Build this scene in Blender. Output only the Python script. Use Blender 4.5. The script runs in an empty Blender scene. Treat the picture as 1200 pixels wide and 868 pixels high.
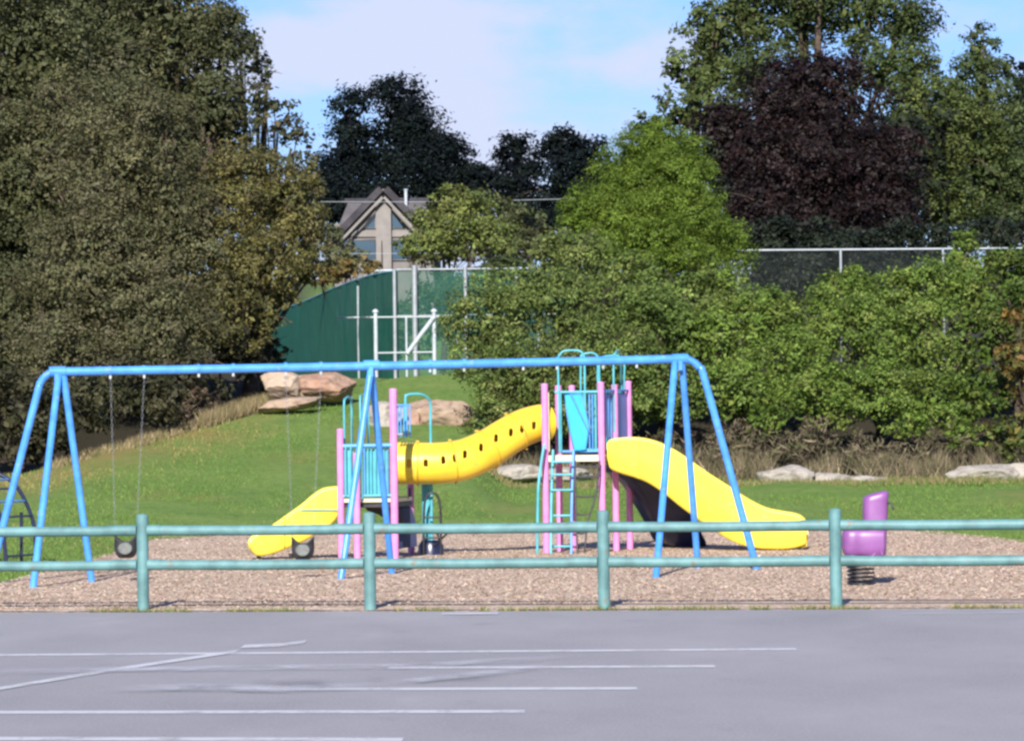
import bpy, math, random
import numpy as np
from mathutils import Vector, Matrix, noise as mnoise

random.seed(7)
RNG = np.random.default_rng(7)
SC = bpy.context.scene
COL = SC.collection
R = math.radians

# ------------------------------------------------------------------ camera
F = 5000.0                       # focal length in photo pixels (photo 1200 x 868)
CAMZ = 1.9
PITCH = math.atan(66.0 / F)
ROLL = R(-0.7)
cam_d = bpy.data.cameras.new('camera')
cam = bpy.data.objects.new('camera', cam_d)
COL.objects.link(cam)
CM = Matrix.Rotation(math.pi / 2 + PITCH, 3, 'X') @ Matrix.Rotation(ROLL, 3, 'Z')
cam.matrix_world = Matrix.Translation((0, 0, CAMZ)) @ CM.to_4x4()
cam_d.sensor_width = 36
cam_d.lens = F * 36 / 1200
cam_d.clip_start = 0.5
cam_d.clip_end = 4000
SC.camera = cam


def ray(px, py):
    return CM @ Vector(((px - 600) / F, (434 - py) / F, -1.0))


def P(px, py, D):                # the point at world depth D seen at pixel (px,py)
    d = ray(px, py)
    return Vector((d.x * D / d.y, D, CAMZ + d.z * D / d.y))


def G(px, py, z=0.0):            # the point on the level z seen at pixel
    d = ray(px, py)
    t = (z - CAMZ) / d.z
    return Vector((d.x * t, d.y * t, z))


# ------------------------------------------------------------------ mesh building
class MB:
    def __init__(s):
        s.v = []; s.f = []; s.sm = []

    def add(s, vs, fs, smooth=True):
        o = len(s.v)
        s.v += [tuple(p) for p in vs]
        for f in fs:
            s.f.append(tuple(i + o for i in f)); s.sm.append(smooth)

    def tube(s, path, r, seg=12, cap=True, closed=False):
        path = [Vector(p) for p in path]
        n = len(path)
        rs = r if isinstance(r, (list, tuple)) else [r] * n
        vs = []; fs = []
        up = None
        for i in range(n):
            if closed:
                t = path[(i + 1) % n] - path[i - 1]
            else:
                t = path[min(i + 1, n - 1)] - path[max(i - 1, 0)]
            if t.length < 1e-9: t = Vector((0, 0, 1))
            t.normalize()
            if up is None:
                up = Vector((0, 0, 1)) if abs(t.z) < .9 else Vector((0, 1, 0))
            a = (up - t * up.dot(t))
            if a.length < 1e-6: a = t.orthogonal()
            a.normalize(); up = a
            b = t.cross(a)
            for k in range(seg):
                w = 2 * math.pi * k / seg
                vs.append(path[i] + (a * math.cos(w) + b * math.sin(w)) * rs[i])
        m = n if closed else n - 1
        for i in range(m):
            j = (i + 1) % n
            for k in range(seg):
                k2 = (k + 1) % seg
                fs.append((i * seg + k, i * seg + k2, j * seg + k2, j * seg + k))
        s.add(vs, fs, True)
        if cap and not closed:
            s.add(vs[:seg], [tuple(range(seg - 1, -1, -1))], False)
            s.add(vs[-seg:], [tuple(range(seg))], False)

    def box(s, c, sx, sy, sz, rz=0.0, bev=0.0):
        c = Vector(c); M = Matrix.Rotation(rz, 3, 'Z')
        if bev <= 0:
            vs = [c + M @ Vector((x * sx / 2, y * sy / 2, z * sz / 2)) for x in (-1, 1) for y in (-1, 1) for z in (-1, 1)]
            s.add(vs, [(0, 1, 3, 2), (4, 6, 7, 5), (0, 4, 5, 1), (2, 3, 7, 6), (0, 2, 6, 4), (1, 5, 7, 3)], False)
        else:
            prof = [(-sx/2+bev, -sy/2), (sx/2-bev, -sy/2), (sx/2, -sy/2+bev), (sx/2, sy/2-bev), (sx/2-bev, sy/2), (-sx/2+bev, sy/2), (-sx/2, sy/2-bev), (-sx/2, -sy/2+bev)]
            k = []
            for z, sc in ((-sz/2, 1 - bev*1.4/min(sx, sy)), (-sz/2+bev, 1), (sz/2-bev, 1), (sz/2, 1 - bev*1.4/min(sx, sy))):
                k.append([c + M @ Vector((x*sc, y*sc, z)) for x, y in prof])
            vs = [p for q in k for p in q]
            fs = [tuple(range(7, -1, -1)), tuple(range(24, 32))]
            for i in range(3):
                for j in range(8):
                    j2 = (j + 1) % 8
                    fs.append((i*8+j, i*8+j2, (i+1)*8+j2, (i+1)*8+j))
            s.add(vs, fs, False)

    def prism(s, poly, off):     # polygon extruded by vector off
        n = len(poly); off = Vector(off)
        vs = [Vector(p) for p in poly] + [Vector(p) + off for p in poly]
        fs = [tuple(range(n - 1, -1, -1)), tuple(range(n, 2 * n))]
        fs += [(i, (i + 1) % n, n + (i + 1) % n, n + i) for i in range(n)]
        s.add(vs, fs, False)

    def loft(s, rings, cap=True, smooth=True):
        n = len(rings[0]); vs = [p for r in rings for p in r]; fs = []
        for i in range(len(rings) - 1):
            for k in range(n):
                k2 = (k + 1) % n
                fs.append((i*n+k, i*n+k2, (i+1)*n+k2, (i+1)*n+k))
        s.add(vs, fs, smooth)
        if cap:
            s.add(rings[0], [tuple(range(n - 1, -1, -1))], False)
            s.add(rings[-1], [tuple(range(n))], False)

    def build(s, name, mat, parent=None, mods=None):
        me = bpy.data.meshes.new(name)
        off = Vector(parent_origin(parent))
        me.from_pydata([tuple(Vector(p) - off) for p in s.v], [], s.f)
        me.polygons.foreach_set('use_smooth', s.sm)
        me.update()
        me.materials.append(mat)
        o = bpy.data.objects.new(name, me)
        COL.objects.link(o)
        if parent is not None: o.parent = parent
        return o


def parent_origin(p):
    v = Vector((0, 0, 0))
    while p is not None:
        v = v + p.location; p = p.parent
    return v


def tag(o, label=None, cat=None, group=None, kind=None):
    if label: o['label'] = label
    if cat: o['category'] = cat
    if group: o['group'] = group
    if kind: o['kind'] = kind
    return o


def thing(name, loc, label, cat, group=None):
    o = bpy.data.objects.new(name, None); COL.objects.link(o)
    o.location = loc; o.empty_display_size = .2
    return tag(o, label, cat, group)


def np_mesh(name, verts, nper, mat, cols=None, parent=None, smooth=False):
    """faces are consecutive runs of nper vertices"""
    off = np.array(parent_origin(parent))
    v = (np.asarray(verts, dtype=np.float64) - off).astype(np.float32)
    nv = len(v); nf = nv // nper
    me = bpy.data.meshes.new(name)
    me.vertices.add(nv); me.vertices.foreach_set('co', v.ravel())
    me.loops.add(nv); me.loops.foreach_set('vertex_index', np.arange(nv, dtype=np.int32))
    me.polygons.add(nf)
    me.polygons.foreach_set('loop_start', np.arange(0, nv, nper, dtype=np.int32))
    me.polygons.foreach_set('loop_total', np.full(nf, nper, dtype=np.int32))
    if cols is not None:
        a = me.color_attributes.new('Col', 'FLOAT_COLOR', 'POINT')
        c = np.ones((nv, 4), dtype=np.float32); c[:, :3] = cols
        a.data.foreach_set('color', c.ravel())
    me.update(calc_edges=True)
    me.materials.append(mat)
    o = bpy.data.objects.new(name, me); COL.objects.link(o)
    if parent is not None: o.parent = parent
    return o


def bez(pts, n=8):               # Catmull-Rom through the points
    pts = [Vector(p) for p in pts]; out = []
    for i in range(len(pts) - 1):
        p0 = pts[max(i - 1, 0)]; p1 = pts[i]; p2 = pts[i + 1]; p3 = pts[min(i + 2, len(pts) - 1)]
        for k in range(n):
            t = k / n
            out.append(.5 * ((2 * p1) + (p2 - p0) * t + (2*p0 - 5*p1 + 4*p2 - p3) * t*t + (3*p1 - p0 - 3*p2 + p3) * t**3))
    out.append(pts[-1]); return out


# ------------------------------------------------------------------ materials
def mat_new(name):
    m = bpy.data.materials.new(name); m.use_nodes = True
    nt = m.node_tree; b = nt.nodes['Principled BSDF']
    return m, nt, b


def N(nt, t, **k):
    n = nt.nodes.new(t)
    for a, v in k.items():
        if a in n.inputs: n.inputs[a].default_value = v
        else: setattr(n, a, v)
    return n


def noise_mix(nt, c1, c2, scale, lo=.35, hi=.65, detail=5, coord='Object', vec=None, rough=.6):
    if vec is None:
        vec = N(nt, 'ShaderNodeTexCoord').outputs[coord]
    nz = N(nt, 'ShaderNodeTexNoise'); nz.inputs['Scale'].default_value = scale; nz.inputs['Detail'].default_value = detail; nz.inputs['Roughness'].default_value = rough
    nt.links.new(vec, nz.inputs['Vector'])
    rp = N(nt, 'ShaderNodeMapRange'); rp.inputs['From Min'].default_value = lo; rp.inputs['From Max'].default_value = hi
    nt.links.new(nz.outputs['Fac'], rp.inputs['Value'])
    mx = N(nt, 'ShaderNodeMix', data_type='RGBA')
    nt.links.new(rp.outputs['Result'], mx.inputs['Factor'])
    for s, c in ((6, c1), (7, c2)):
        if hasattr(c, 'links'): nt.links.new(c, mx.inputs[s])
        else: mx.inputs[s].default_value = (*c, 1)
    return mx.outputs[2], rp.outputs['Result'], nz


def paint(name, c, rough=.4, var=.18, scale=6, chip=None, metal=0.0, spec=.5, bump=.05):
    m, nt, b = mat_new(name)
    c2 = tuple(x * (1 - var) for x in c)
    c3 = tuple(min(1, x * (1 + var * .7) + .01) for x in c)
    o1, _, nz = noise_mix(nt, c2, c3, scale)
    if chip:
        o1, _, _ = noise_mix(nt, o1, chip, 7, .62, .70, 8)
    nt.links.new(o1, b.inputs['Base Color'])
    b.inputs['Roughness'].default_value = rough; b.inputs['Metallic'].default_value = metal
    b.inputs['Specular IOR Level'].default_value = spec
    if bump:
        bp = N(nt, 'ShaderNodeBump'); bp.inputs['Strength'].default_value = bump; bp.inputs['Distance'].default_value = .01
        nz2 = N(nt, 'ShaderNodeTexNoise'); nz2.inputs['Scale'].default_value = 40
        nt.links.new(N(nt, 'ShaderNodeTexCoord').outputs['Object'], nz2.inputs['Vector'])
        nt.links.new(nz2.outputs['Fac'], bp.inputs['Height']); nt.links.new(bp.outputs['Normal'], b.inputs['Normal'])
    return m


def leaf_mat(name, trans=.3, rough=.6, spec=.25):
    m, nt, b = mat_new(name)
    at = N(nt, 'ShaderNodeAttribute', attribute_name='Col')
    nt.links.new(at.outputs['Color'], b.inputs['Base Color'])
    b.inputs['Roughness'].default_value = rough; b.inputs['Specular IOR Level'].default_value = spec
    tr = N(nt, 'ShaderNodeBsdfTranslucent'); nt.links.new(at.outputs['Color'], tr.inputs['Color'])
    mx = N(nt, 'ShaderNodeMixShader'); mx.inputs[0].default_value = trans
    nt.links.new(b.outputs[0], mx.inputs[1]); nt.links.new(tr.outputs[0], mx.inputs[2])
    nt.links.new(mx.outputs[0], nt.nodes['Material Output'].inputs['Surface'])
    return m


M = {}
M['teal'] = paint('fence_paint', (.098, .215, .218), .55, .25, 4, (.17, .14, .11))
M['blue'] = paint('swing_blue', (.065, .27, .74), .32, .18, 5, (.20, .30, .45))
M['pink'] = paint('post_pink', (.60, .215, .46), .4, .12, 5)
M['lteal'] = paint('rail_teal', (.07, .36, .42), .4, .15, 5)
M['pblue'] = paint('rail_blue', (.08, .28, .62), .4, .15, 5)
M['cyan'] = paint('panel_cyan', (.02, .36, .70), .35, .1, 3)
M['violet'] = paint('panel_violet', (.20, .26, .60), .4, .1, 3)
M['yellow'] = paint('slide_yellow', (.84, .66, .06), .36, .12, 1.6, chip=(.70, .60, .16), bump=.03)
M['tube_yellow'] = paint('tube_yellow', (.82, .54, .03), .38, .14, 1.6, chip=(.62, .42, .08), bump=.03)
M['flange'] = paint('flange_yellow', (.60, .36, .02), .4, .15, 4, bump=.02)
M['navy'] = paint('slide_navy', (.010, .014, .05), .3, .2, 3)
M['cream'] = paint('cream', (.62, .58, .36), .5, .12, 4)
M['purple'] = paint('rider_purple', (.21, .072, .24), .4, .12, 4)
M['black'] = paint('black_steel', (.012, .012, .014), .45, .3, 8)
M['rubber'] = paint('rubber', (.022, .022, .025), .7, .3, 10)
M['grey_rubber'] = paint('grey_rubber', (.13, .14, .13), .7, .3, 10)
M['chain'] = paint('chain_steel', (.33, .34, .35), .4, .2, 20, metal=.7)
M['galv'] = paint('galvanised', (.30, .33, .35), .5, .15, 6, metal=.35)
M['white'] = paint('white_rail', (.38, .42, .45), .5, .15, 5)
M['bark'] = paint('bark', (.075, .055, .04), .9, .4, 5, spec=.1, bump=.4)
M['leaf'] = leaf_mat('leaf')
M['needle'] = leaf_mat('needle', .05, .9, .0)
M['stem'] = leaf_mat('dry_stem', .15, .85, .1)


def rock_mat(name, a, b_, c):
    m, nt, b = mat_new(name)
    o1, _, _ = noise_mix(nt, a, b_, 1.6, .35, .65, 8)
    o2, _, _ = noise_mix(nt, o1, c, 4.5, .52, .7, 8)
    nt.links.new(o2, b.inputs['Base Color']); b.inputs['Roughness'].default_value = .9; b.inputs['Specular IOR Level'].default_value = .2
    nz = N(nt, 'ShaderNodeTexNoise'); nz.inputs['Scale'].default_value = 7; nz.inputs['Detail'].default_value = 8
    nt.links.new(N(nt, 'ShaderNodeTexCoord').outputs['Object'], nz.inputs['Vector'])
    bp = N(nt, 'ShaderNodeBump'); bp.inputs['Strength'].default_value = .6; bp.inputs['Distance'].default_value = .08
    nt.links.new(nz.outputs['Fac'], bp.inputs['Height']); nt.links.new(bp.outputs['Normal'], b.inputs['Normal'])
    return m


M['rock_tan'] = rock_mat('rock_tan', (.34, .255, .18), (.43, .34, .26), (.22, .165, .12))
M['rock_red'] = rock_mat('rock_red', (.32, .18, .125), (.37, .255, .19), (.22, .14, .10))
M['rock_brown'] = rock_mat('rock_brown', (.27, .185, .13), (.37, .28, .21), (.16, .11, .075))
M['rock_white'] = rock_mat('rock_white', (.27, .24, .20), (.38, .345, .30), (.15, .125, .095))

# ------------------------------------------------------------------ terrain
CPX = np.array([-600, -200, 30, 150, 300, 450, 540, 2000.])
CD = np.array([84, 84, 85, 92, 100, 105, 106, 106.])
CZ = np.array([.95, 1.0, 1.08, 1.63, 2.42, 3.1, 3.25, 3.25])
FARY = [105, 112, 150, 200, 260, 400, 700, 1500]
FARZ = [3.1, 3.3, 3.3, 4.2, 10.5, 16, 20, 22]


def smooth(t):
    t = np.clip(t, 0, 1); return t * t * (3 - 2 * t)


def H(x, y):
    x = np.asarray(x, float); y = np.asarray(y, float)
    px = 600 + F * x / np.maximum(y, 20) - 0.0
    zr = np.interp(y, [60, 73, 82, 91, 93, 96, 102, 112, 150, 200, 260, 400, 700, 1500], [0, 0, .36, .72, .80, 1.5, 3.0, 3.5, 3.5, 4.4, 10.5, 16, 20, 22])
    cd = np.interp(px, CPX, CD); cz = np.interp(px, CPX, CZ)
    y0 = np.interp(px, [0, 300, 500], [58, 68, 72])
    t = np.clip((y - y0) / (cd - y0), 0, 1)
    up = cz * (t ** 1.35)
    far = np.interp(y, FARY, FARZ)
    after = smooth((y - cd - 4) / 12)
    zl = np.where(y <= cd, up, cz + np.maximum(0, far - cz) * after)
    w = smooth((px - 545) / 60)
    z = zl * (1 - w) + zr * w
    return z


def Hs(x, y): return float(H(x, y))


def terrain():
    ys = np.concatenate([np.linspace(2, 44, 22), np.linspace(45, 112, 150), np.geomspace(113, 1500, 60)])
    us = np.concatenate([np.linspace(-1.2, -.17, 25), np.linspace(-.165, .165, 150), np.linspace(.17, 1.2, 25)])
    Y, U = np.meshgrid(ys, us, indexing='ij')
    X = U * np.maximum(Y, 30)
    Z = H(X, Y) - .02
    # gentle unevenness on the lawn
    bump = .05 * np.sin(X * .9 + Y * .21) * np.sin(Y * .37 - X * .4) + .03 * np.sin(X * 2.3 + 1) * np.sin(Y * .8)
    Z = Z + bump * smooth((Y - 70) / 8)
    ny, nx = Y.shape
    v = np.stack([X, Y, Z], -1).reshape(-1, 3)
    idx = np.arange(ny * nx).reshape(ny, nx)
    q = np.stack([idx[:-1, :-1], idx[:-1, 1:], idx[1:, 1:], idx[1:, :-1]], -1).reshape(-1, 4)
    me = bpy.data.meshes.new('lawn')
    me.from_pydata(v.tolist(), [], q.tolist())
    me.polygons.foreach_set('use_smooth', [True] * len(me.polygons))
    # dry = straw coloured edge of the mown hill, soil = bare earth under the trees
    px = 600 + F * X / np.maximum(Y, 20)
    cd = np.interp(px, CPX, CD)
    left = 1 - smooth((px - 430) / 90)
    dry = np.exp(-((Y - cd + 2.0) / 4.5) ** 2) * (1 - smooth((px - 260) / 90)) * .9
    for bx, by, sx_, sy_, am in ((235, 79.5, 26, 1.0, .55), (425, 92, 30, 2.5, .45), (1190, 83, 40, 2.0, .5), (120, 66, 40, 2.0, .35), (330, 88, 40, 2, .3), (860, 80, 50, 1.2, .3)):
        dry = np.maximum(dry, am * np.exp(-((px - bx) / sx_) ** 2 - ((Y - by) / sy_) ** 2))
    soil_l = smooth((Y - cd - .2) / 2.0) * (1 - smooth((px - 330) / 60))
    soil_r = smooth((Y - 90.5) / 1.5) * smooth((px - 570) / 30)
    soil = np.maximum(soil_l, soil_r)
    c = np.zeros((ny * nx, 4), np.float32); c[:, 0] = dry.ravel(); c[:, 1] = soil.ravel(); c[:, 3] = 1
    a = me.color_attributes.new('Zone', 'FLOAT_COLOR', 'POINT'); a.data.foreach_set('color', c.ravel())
    m, nt, b = mat_new('lawn_grass')
    g1, _, _ = noise_mix(nt, (.112, .188, .042), (.165, .232, .06), .55, .35, .65, 6)
    g2, _, _ = noise_mix(nt, g1, (.075, .125, .028), 6, .45, .75, 6)
    mp = N(nt, 'ShaderNodeMapping'); mp.inputs['Scale'].default_value = (1, .28, 1)
    nt.links.new(N(nt, 'ShaderNodeTexCoord').outputs['Object'], mp.inputs['Vector'])
    g3, _, _ = noise_mix(nt, g2, (.20, .19, .06), .7, .56, .80, 5, vec=mp.outputs['Vector'])
    at = N(nt, 'ShaderNodeAttribute', attribute_name='Zone')
    sp = N(nt, 'ShaderNodeSeparateColor'); nt.links.new(at.outputs['Color'], sp.inputs[0])
    nzz = N(nt, 'ShaderNodeTexNoise'); nzz.inputs['Scale'].default_value = 1.3; nzz.inputs['Detail'].default_value = 6
    nt.links.new(mp.outputs['Vector'], nzz.inputs['Vector'])
    mu = N(nt, 'ShaderNodeMath', operation='MULTIPLY'); nt.links.new(sp.outputs[0], mu.inputs[0])
    rr = N(nt, 'ShaderNodeMapRange'); rr.inputs['From Min'].default_value = .3; rr.inputs['From Max'].default_value = .6; nt.links.new(nzz.outputs['Fac'], rr.inputs['Value'])
    nt.links.new(rr.outputs['Result'], mu.inputs[1])
    mx = N(nt, 'ShaderNodeMix', data_type='RGBA'); nt.links.new(mu.outputs[0], mx.inputs['Factor']); nt.links.new(g3, mx.inputs[6]); mx.inputs[7].default_value = (.22, .17, .06, 1)
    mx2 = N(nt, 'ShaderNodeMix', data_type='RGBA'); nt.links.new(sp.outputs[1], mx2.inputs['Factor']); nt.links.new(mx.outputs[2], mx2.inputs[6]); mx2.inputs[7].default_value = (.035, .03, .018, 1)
    nt.links.new(mx2.outputs[2], b.inputs['Base Color']); b.inputs['Roughness'].default_value = .95; b.inputs['Specular IOR Level'].default_value = .1
    bp = N(nt, 'ShaderNodeBump'); bp.inputs['Strength'].default_value = .5; bp.inputs['Distance'].default_value = .06
    nz = N(nt, 'ShaderNodeTexNoise'); nz.inputs['Scale'].default_value = 11; nz.inputs['Detail'].default_value = 6
    nt.links.new(N(nt, 'ShaderNodeTexCoord').outputs['Object'], nz.inputs['Vector'])
    nt.links.new(nz.outputs['Fac'], bp.inputs['Height']); nt.links.new(bp.outputs['Normal'], b.inputs['Normal'])
    me.materials.append(m)
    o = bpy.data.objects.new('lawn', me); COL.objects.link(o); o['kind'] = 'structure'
    return o


lawn = terrain()

# ---- asphalt parking lot
EDGE = [(-900, 724), (-300, 719), (0, 717.5), (300, 716.5), (600, 715.5), (900, 714), (1200, 712.5), (1500, 711), (2100, 707)]
edge3 = [G(a, b, .02) for a, b in EDGE]


def edge_y(x):
    return float(np.interp(x, [p.x for p in edge3], [p.y for p in edge3]))


def asphalt_mat():
    m, nt, b = mat_new('asphalt')
    mp = N(nt, 'ShaderNodeMapping'); mp.inputs['Scale'].default_value = (1, .35, 1)
    nt.links.new(N(nt, 'ShaderNodeTexCoord').outputs['Object'], mp.inputs['Vector'])
    a1, _, _ = noise_mix(nt, (.226, .217, .220), (.305, .292, .295), .45, .3, .7, 7, vec=mp.outputs['Vector'])
    a2, _, _ = noise_mix(nt, a1, (.20, .195, .20), 2.2, .6, .85, 6, vec=mp.outputs['Vector'])
    a3, _, _ = noise_mix(nt, a2, (.35, .342, .365), 45, .5, .72, 3)
    a4, _, _ = noise_mix(nt, a3, (.325, .316, .326), .9, .62, .8, 7, vec=mp.outputs['Vector'])
    nt.links.new(a4, b.inputs['Base Color']); b.inputs['Roughness'].default_value = .85; b.inputs['Specular IOR Level'].default_value = .3
    bp = N(nt, 'ShaderNodeBump'); bp.inputs['Strength'].default_value = .35; bp.inputs['Distance'].default_value = .01
    nz = N(nt, 'ShaderNodeTexNoise'); nz.inputs['Scale'].default_value = 50; nz.inputs['Detail'].default_value = 4
    nt.links.new(N(nt, 'ShaderNodeTexCoord').outputs['Object'], nz.inputs['Vector'])
    nt.links.new(nz.outputs['Fac'], bp.inputs['Height']); nt.links.new(bp.outputs['Normal'], b.inputs['Normal'])
    return m


mb = MB()
xs = np.linspace(-14, 14, 240)
top = [(x, edge_y(x) + .035 * mnoise.noise((x * 1.7, 0, 0)) + .03 * mnoise.noise((x * 6, 3, 0)), .02) for x in xs]
bot = [(x, 3.0, .02) for x in xs]
low = [(x, y + .02, -.06) for x, y, z in top]
n = len(xs)
mb.add(bot + top + low, [(i, i + 1, n + i + 1, n + i) for i in range(n - 1)] + [(n + i, n + i + 1, 2 * n + i + 1, 2 * n + i) for i in range(n - 1)], False)
lot = mb.build('parking_lot', asphalt_mat()); lot['kind'] = 'structure'


def worn_mat(name, c, lo, hi, scale=3.0, amt=1.0, yscale=.5, fade=False):
    m, nt, b = mat_new(name)
    b.inputs['Base Color'].default_value = (*c, 1); b.inputs['Roughness'].default_value = .85; b.inputs['Specular IOR Level'].default_value = .25
    mp = N(nt, 'ShaderNodeMapping'); mp.inputs['Scale'].default_value = (1, yscale, 1)
    nt.links.new(N(nt, 'ShaderNodeTexCoord').outputs['Object'], mp.inputs['Vector'])
    nz = N(nt, 'ShaderNodeTexNoise'); nz.inputs['Scale'].default_value = scale; nz.inputs['Detail'].default_value = 9; nz.inputs['Roughness'].default_value = .7
    nt.links.new(mp.outputs['Vector'], nz.inputs['Vector'])
    rp = N(nt, 'ShaderNodeMapRange'); rp.inputs['From Min'].default_value = lo; rp.inputs['From Max'].default_value = hi; rp.inputs['To Max'].default_value = amt
    nt.links.new(nz.outputs['Fac'], rp.inputs['Value'])
    if fade:
        at = N(nt, 'ShaderNodeAttribute', attribute_name='Fade'); mu = N(nt, 'ShaderNodeMath', operation='MULTIPLY')
        nt.links.new(rp.outputs['Result'], mu.inputs[0]); nt.links.new(at.outputs['Fac'], mu.inputs[1]); nt.links.new(mu.outputs[0], b.inputs['Alpha'])
    else:
        nt.links.new(rp.outputs['Result'], b.inputs['Alpha'])
    return m


M['line'] = worn_mat('line_paint', (.60, .60, .62), .20, .52, 4, .8)
M['faint'] = worn_mat('faint_paint', (.52, .52, .55), .34, .66, 2.0, .75, fade=True)
M['tar'] = worn_mat('tar_patch', (.09, .09, .095), .40, .68, 1.6, .45, fade=True)


def ground_quad(name, pts, mat, z, half):
    """a painted line on the lot through pixel points, half-width in metres of depth"""
    mb = MB(); ps = [G(a, b, z) for a, b in pts]
    pp = []
    for a, b in zip(ps[:-1], ps[1:]):
        k = 12
        pp += [a.lerp(b, i / k) for i in range(k)]
    pp.append(ps[-1])
    rows = [(-1, 0), (-.45, .85), (.0, 1), (.45, .85), (1, 0)]
    n = len(pp); mb.add([(p.x, p.y + half * r, z) for r, _ in rows for p in pp], [(k * n + i, k * n + i + 1, (k + 1) * n + i + 1, (k + 1) * n + i) for k in range(4) for i in range(n - 1)], False)
    o = mb.build(name, mat, lot)
    a = o.data.attributes.new('Fade', 'FLOAT', 'POINT')
    ends = [min(1, 4.0 * min(i, n - 1 - i) / n) for i in range(n)]
    a.data.foreach_set('value', [f * e for _, f in rows for e in ends])
    return o


for pts, hw in (([(-300, 864), (472, 866)], .145), ([(-300, 834), (0, 834), (615, 833)], .145), ([(300, 807), (747, 806)], .145),
                ([(455, 782), (838, 780)], .145), ([(-200, 769), (0, 767), (933, 760)], .145)):
    ground_quad('stall_line', pts, M['line'], .024, hw)
ground_quad('stall_line', [(-60, 815), (0, 806), (140, 783), (278, 762.5)], M['line'], .0275, .26)
ground_quad('faded_line', [(284, 757), (330, 755.2), (358, 751.5)], M['line'], .0275, .27)
ground_quad('faded_line', [(518, 718.6), (584, 718)], M['line'], .0275, .2)
ground_quad('faded_line', [(1030, 719), (1260, 716.6)], M['faint'], .0275, .14)
ground_quad('faded_line', [(-40, 787), (180, 783), (470, 780), (690, 768)], M['faint'], .031, .45)
ground_quad('faded_line', [(430, 803), (520, 793), (600, 785), (650, 778)], M['faint'], .035, .45)
ground_quad('faded_line', [(120, 806), (220, 804), (330, 806), (450, 802)], M['faint'], .0385, .5)


def blob_patch(name, px, py, rx, ry, mat, z):
    vs = [G(px, py, z)]; fd = [1.0]; fs = []
    for q, f in ((.5, .9), (1.0, 0)):
        for k in range(40):
            w = 2 * math.pi * k / 40; s = q * (1 + .25 * mnoise.noise((math.cos(w) * 2, math.sin(w) * 2, px * .1)))
            vs.append(G(px + rx * s * math.cos(w), py + ry * s * math.sin(w), z)); fd.append(f)
    fs = [(0, 1 + k, 1 + (k + 1) % 40) for k in range(40)] + [(1 + k, 41 + k, 41 + (k + 1) % 40, 1 + (k + 1) % 40) for k in range(40)]
    mb = MB(); mb.add(vs, fs, False)
    o = mb.build(name, mat, lot); o.data.attributes.new('Fade', 'FLOAT', 'POINT').data.foreach_set('value', fd)
    return o


blob_patch('tar_stain', 350, 798, 68, 6, M['tar'], .042)
blob_patch('tar_stain', 245, 803, 40, 3.5, M['tar'], .0425)
blob_patch('tar_stain', 540, 793, 60, 3, M['tar'], .0428)

# ---- wood chip bed
CH = [(-700, 712), (-200, 704), (0, 684), (60, 670), (110, 657), (177, 643), (240, 639), (300, 635), (380, 632), (450, 629), (600, 625), (700, 624), (900, 622), (1050, 622), (1110, 625), (1200, 636), (1330, 664), (1700, 704)]
ch3 = [G(a, b, 0) for a, b in CH]
CHX = [p.x for p in ch3]; CHY = [p.y for p in ch3]


def chips_mat():
    m, nt, b = mat_new('wood_chips')
    a1, _, _ = noise_mix(nt, (.47, .345, .25), (.60, .47, .36), .9, .35, .65, 6)
    vo = N(nt, 'ShaderNodeTexVoronoi'); vo.inputs['Scale'].default_value = 22
    nt.links.new(N(nt, 'ShaderNodeTexCoord').outputs['Object'], vo.inputs['Vector'])
    hs = N(nt, 'ShaderNodeSeparateColor'); nt.links.new(vo.outputs['Color'], hs.inputs[0])
    mr = N(nt, 'ShaderNodeMapRange'); mr.inputs['To Min'].default_value = .55; mr.inputs['To Max'].default_value = 1.25; nt.links.new(hs.outputs[0], mr.inputs['Value'])
    mm = N(nt, 'ShaderNodeMix', data_type='RGBA', blend_type='MULTIPLY'); mm.inputs['Factor'].default_value = 1
    nt.links.new(a1, mm.inputs[6]); nt.links.new(mr.outputs['Result'], mm.inputs[7])
    nt.links.new(mm.outputs[2], b.inputs['Base Color']); b.inputs['Roughness'].default_value = .95; b.inputs['Specular IOR Level'].default_value = .1
    bp = N(nt, 'ShaderNodeBump'); bp.inputs['Strength'].default_value = .8; bp.inputs['Distance'].default_value = .03
    nt.links.new(vo.outputs['Distance'], bp.inputs['Height']); nt.links.new(bp.outputs['Normal'], b.inputs['Normal'])
    return m


def chip_z(x, y):
    return .012 + (.014 + .012 * math.sin(x * 1.1 + y * .5) * math.sin(y * .43 + 1)) * min(1, max(0, (y - 45.5) / 2))


mb = MB()
xs = np.linspace(min(CHX) + .05, max(CHX) - .05, 220); rows = 60; vs = []
for j in range(rows + 1):
    for x in xs:
        y1 = float(np.interp(x, CHX, CHY)) + .5 * mnoise.noise((x * .8, 5, 0)) + .25 * mnoise.noise((x * 3, 1, 0)); y0 = edge_y(x) - .03 + .0
        t = j / rows
        y = y0 + (y1 - y0) * t
        ed = 1 - smooth((t - .93) / .07)
        vs.append((x, y, (chip_z(x, y) if t > .02 else -.03) * float(ed) - .015 * (1 - float(ed)) + Hs(x, y)))
n = len(xs)
mb.add(vs, [(j * n + i, j * n + i + 1, (j + 1) * n + i + 1, (j + 1) * n + i) for j in range(rows) for i in range(n - 1)], True)
bed = mb.build('wood_chip_bed', chips_mat()); bed['kind'] = 'structure'

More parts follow.
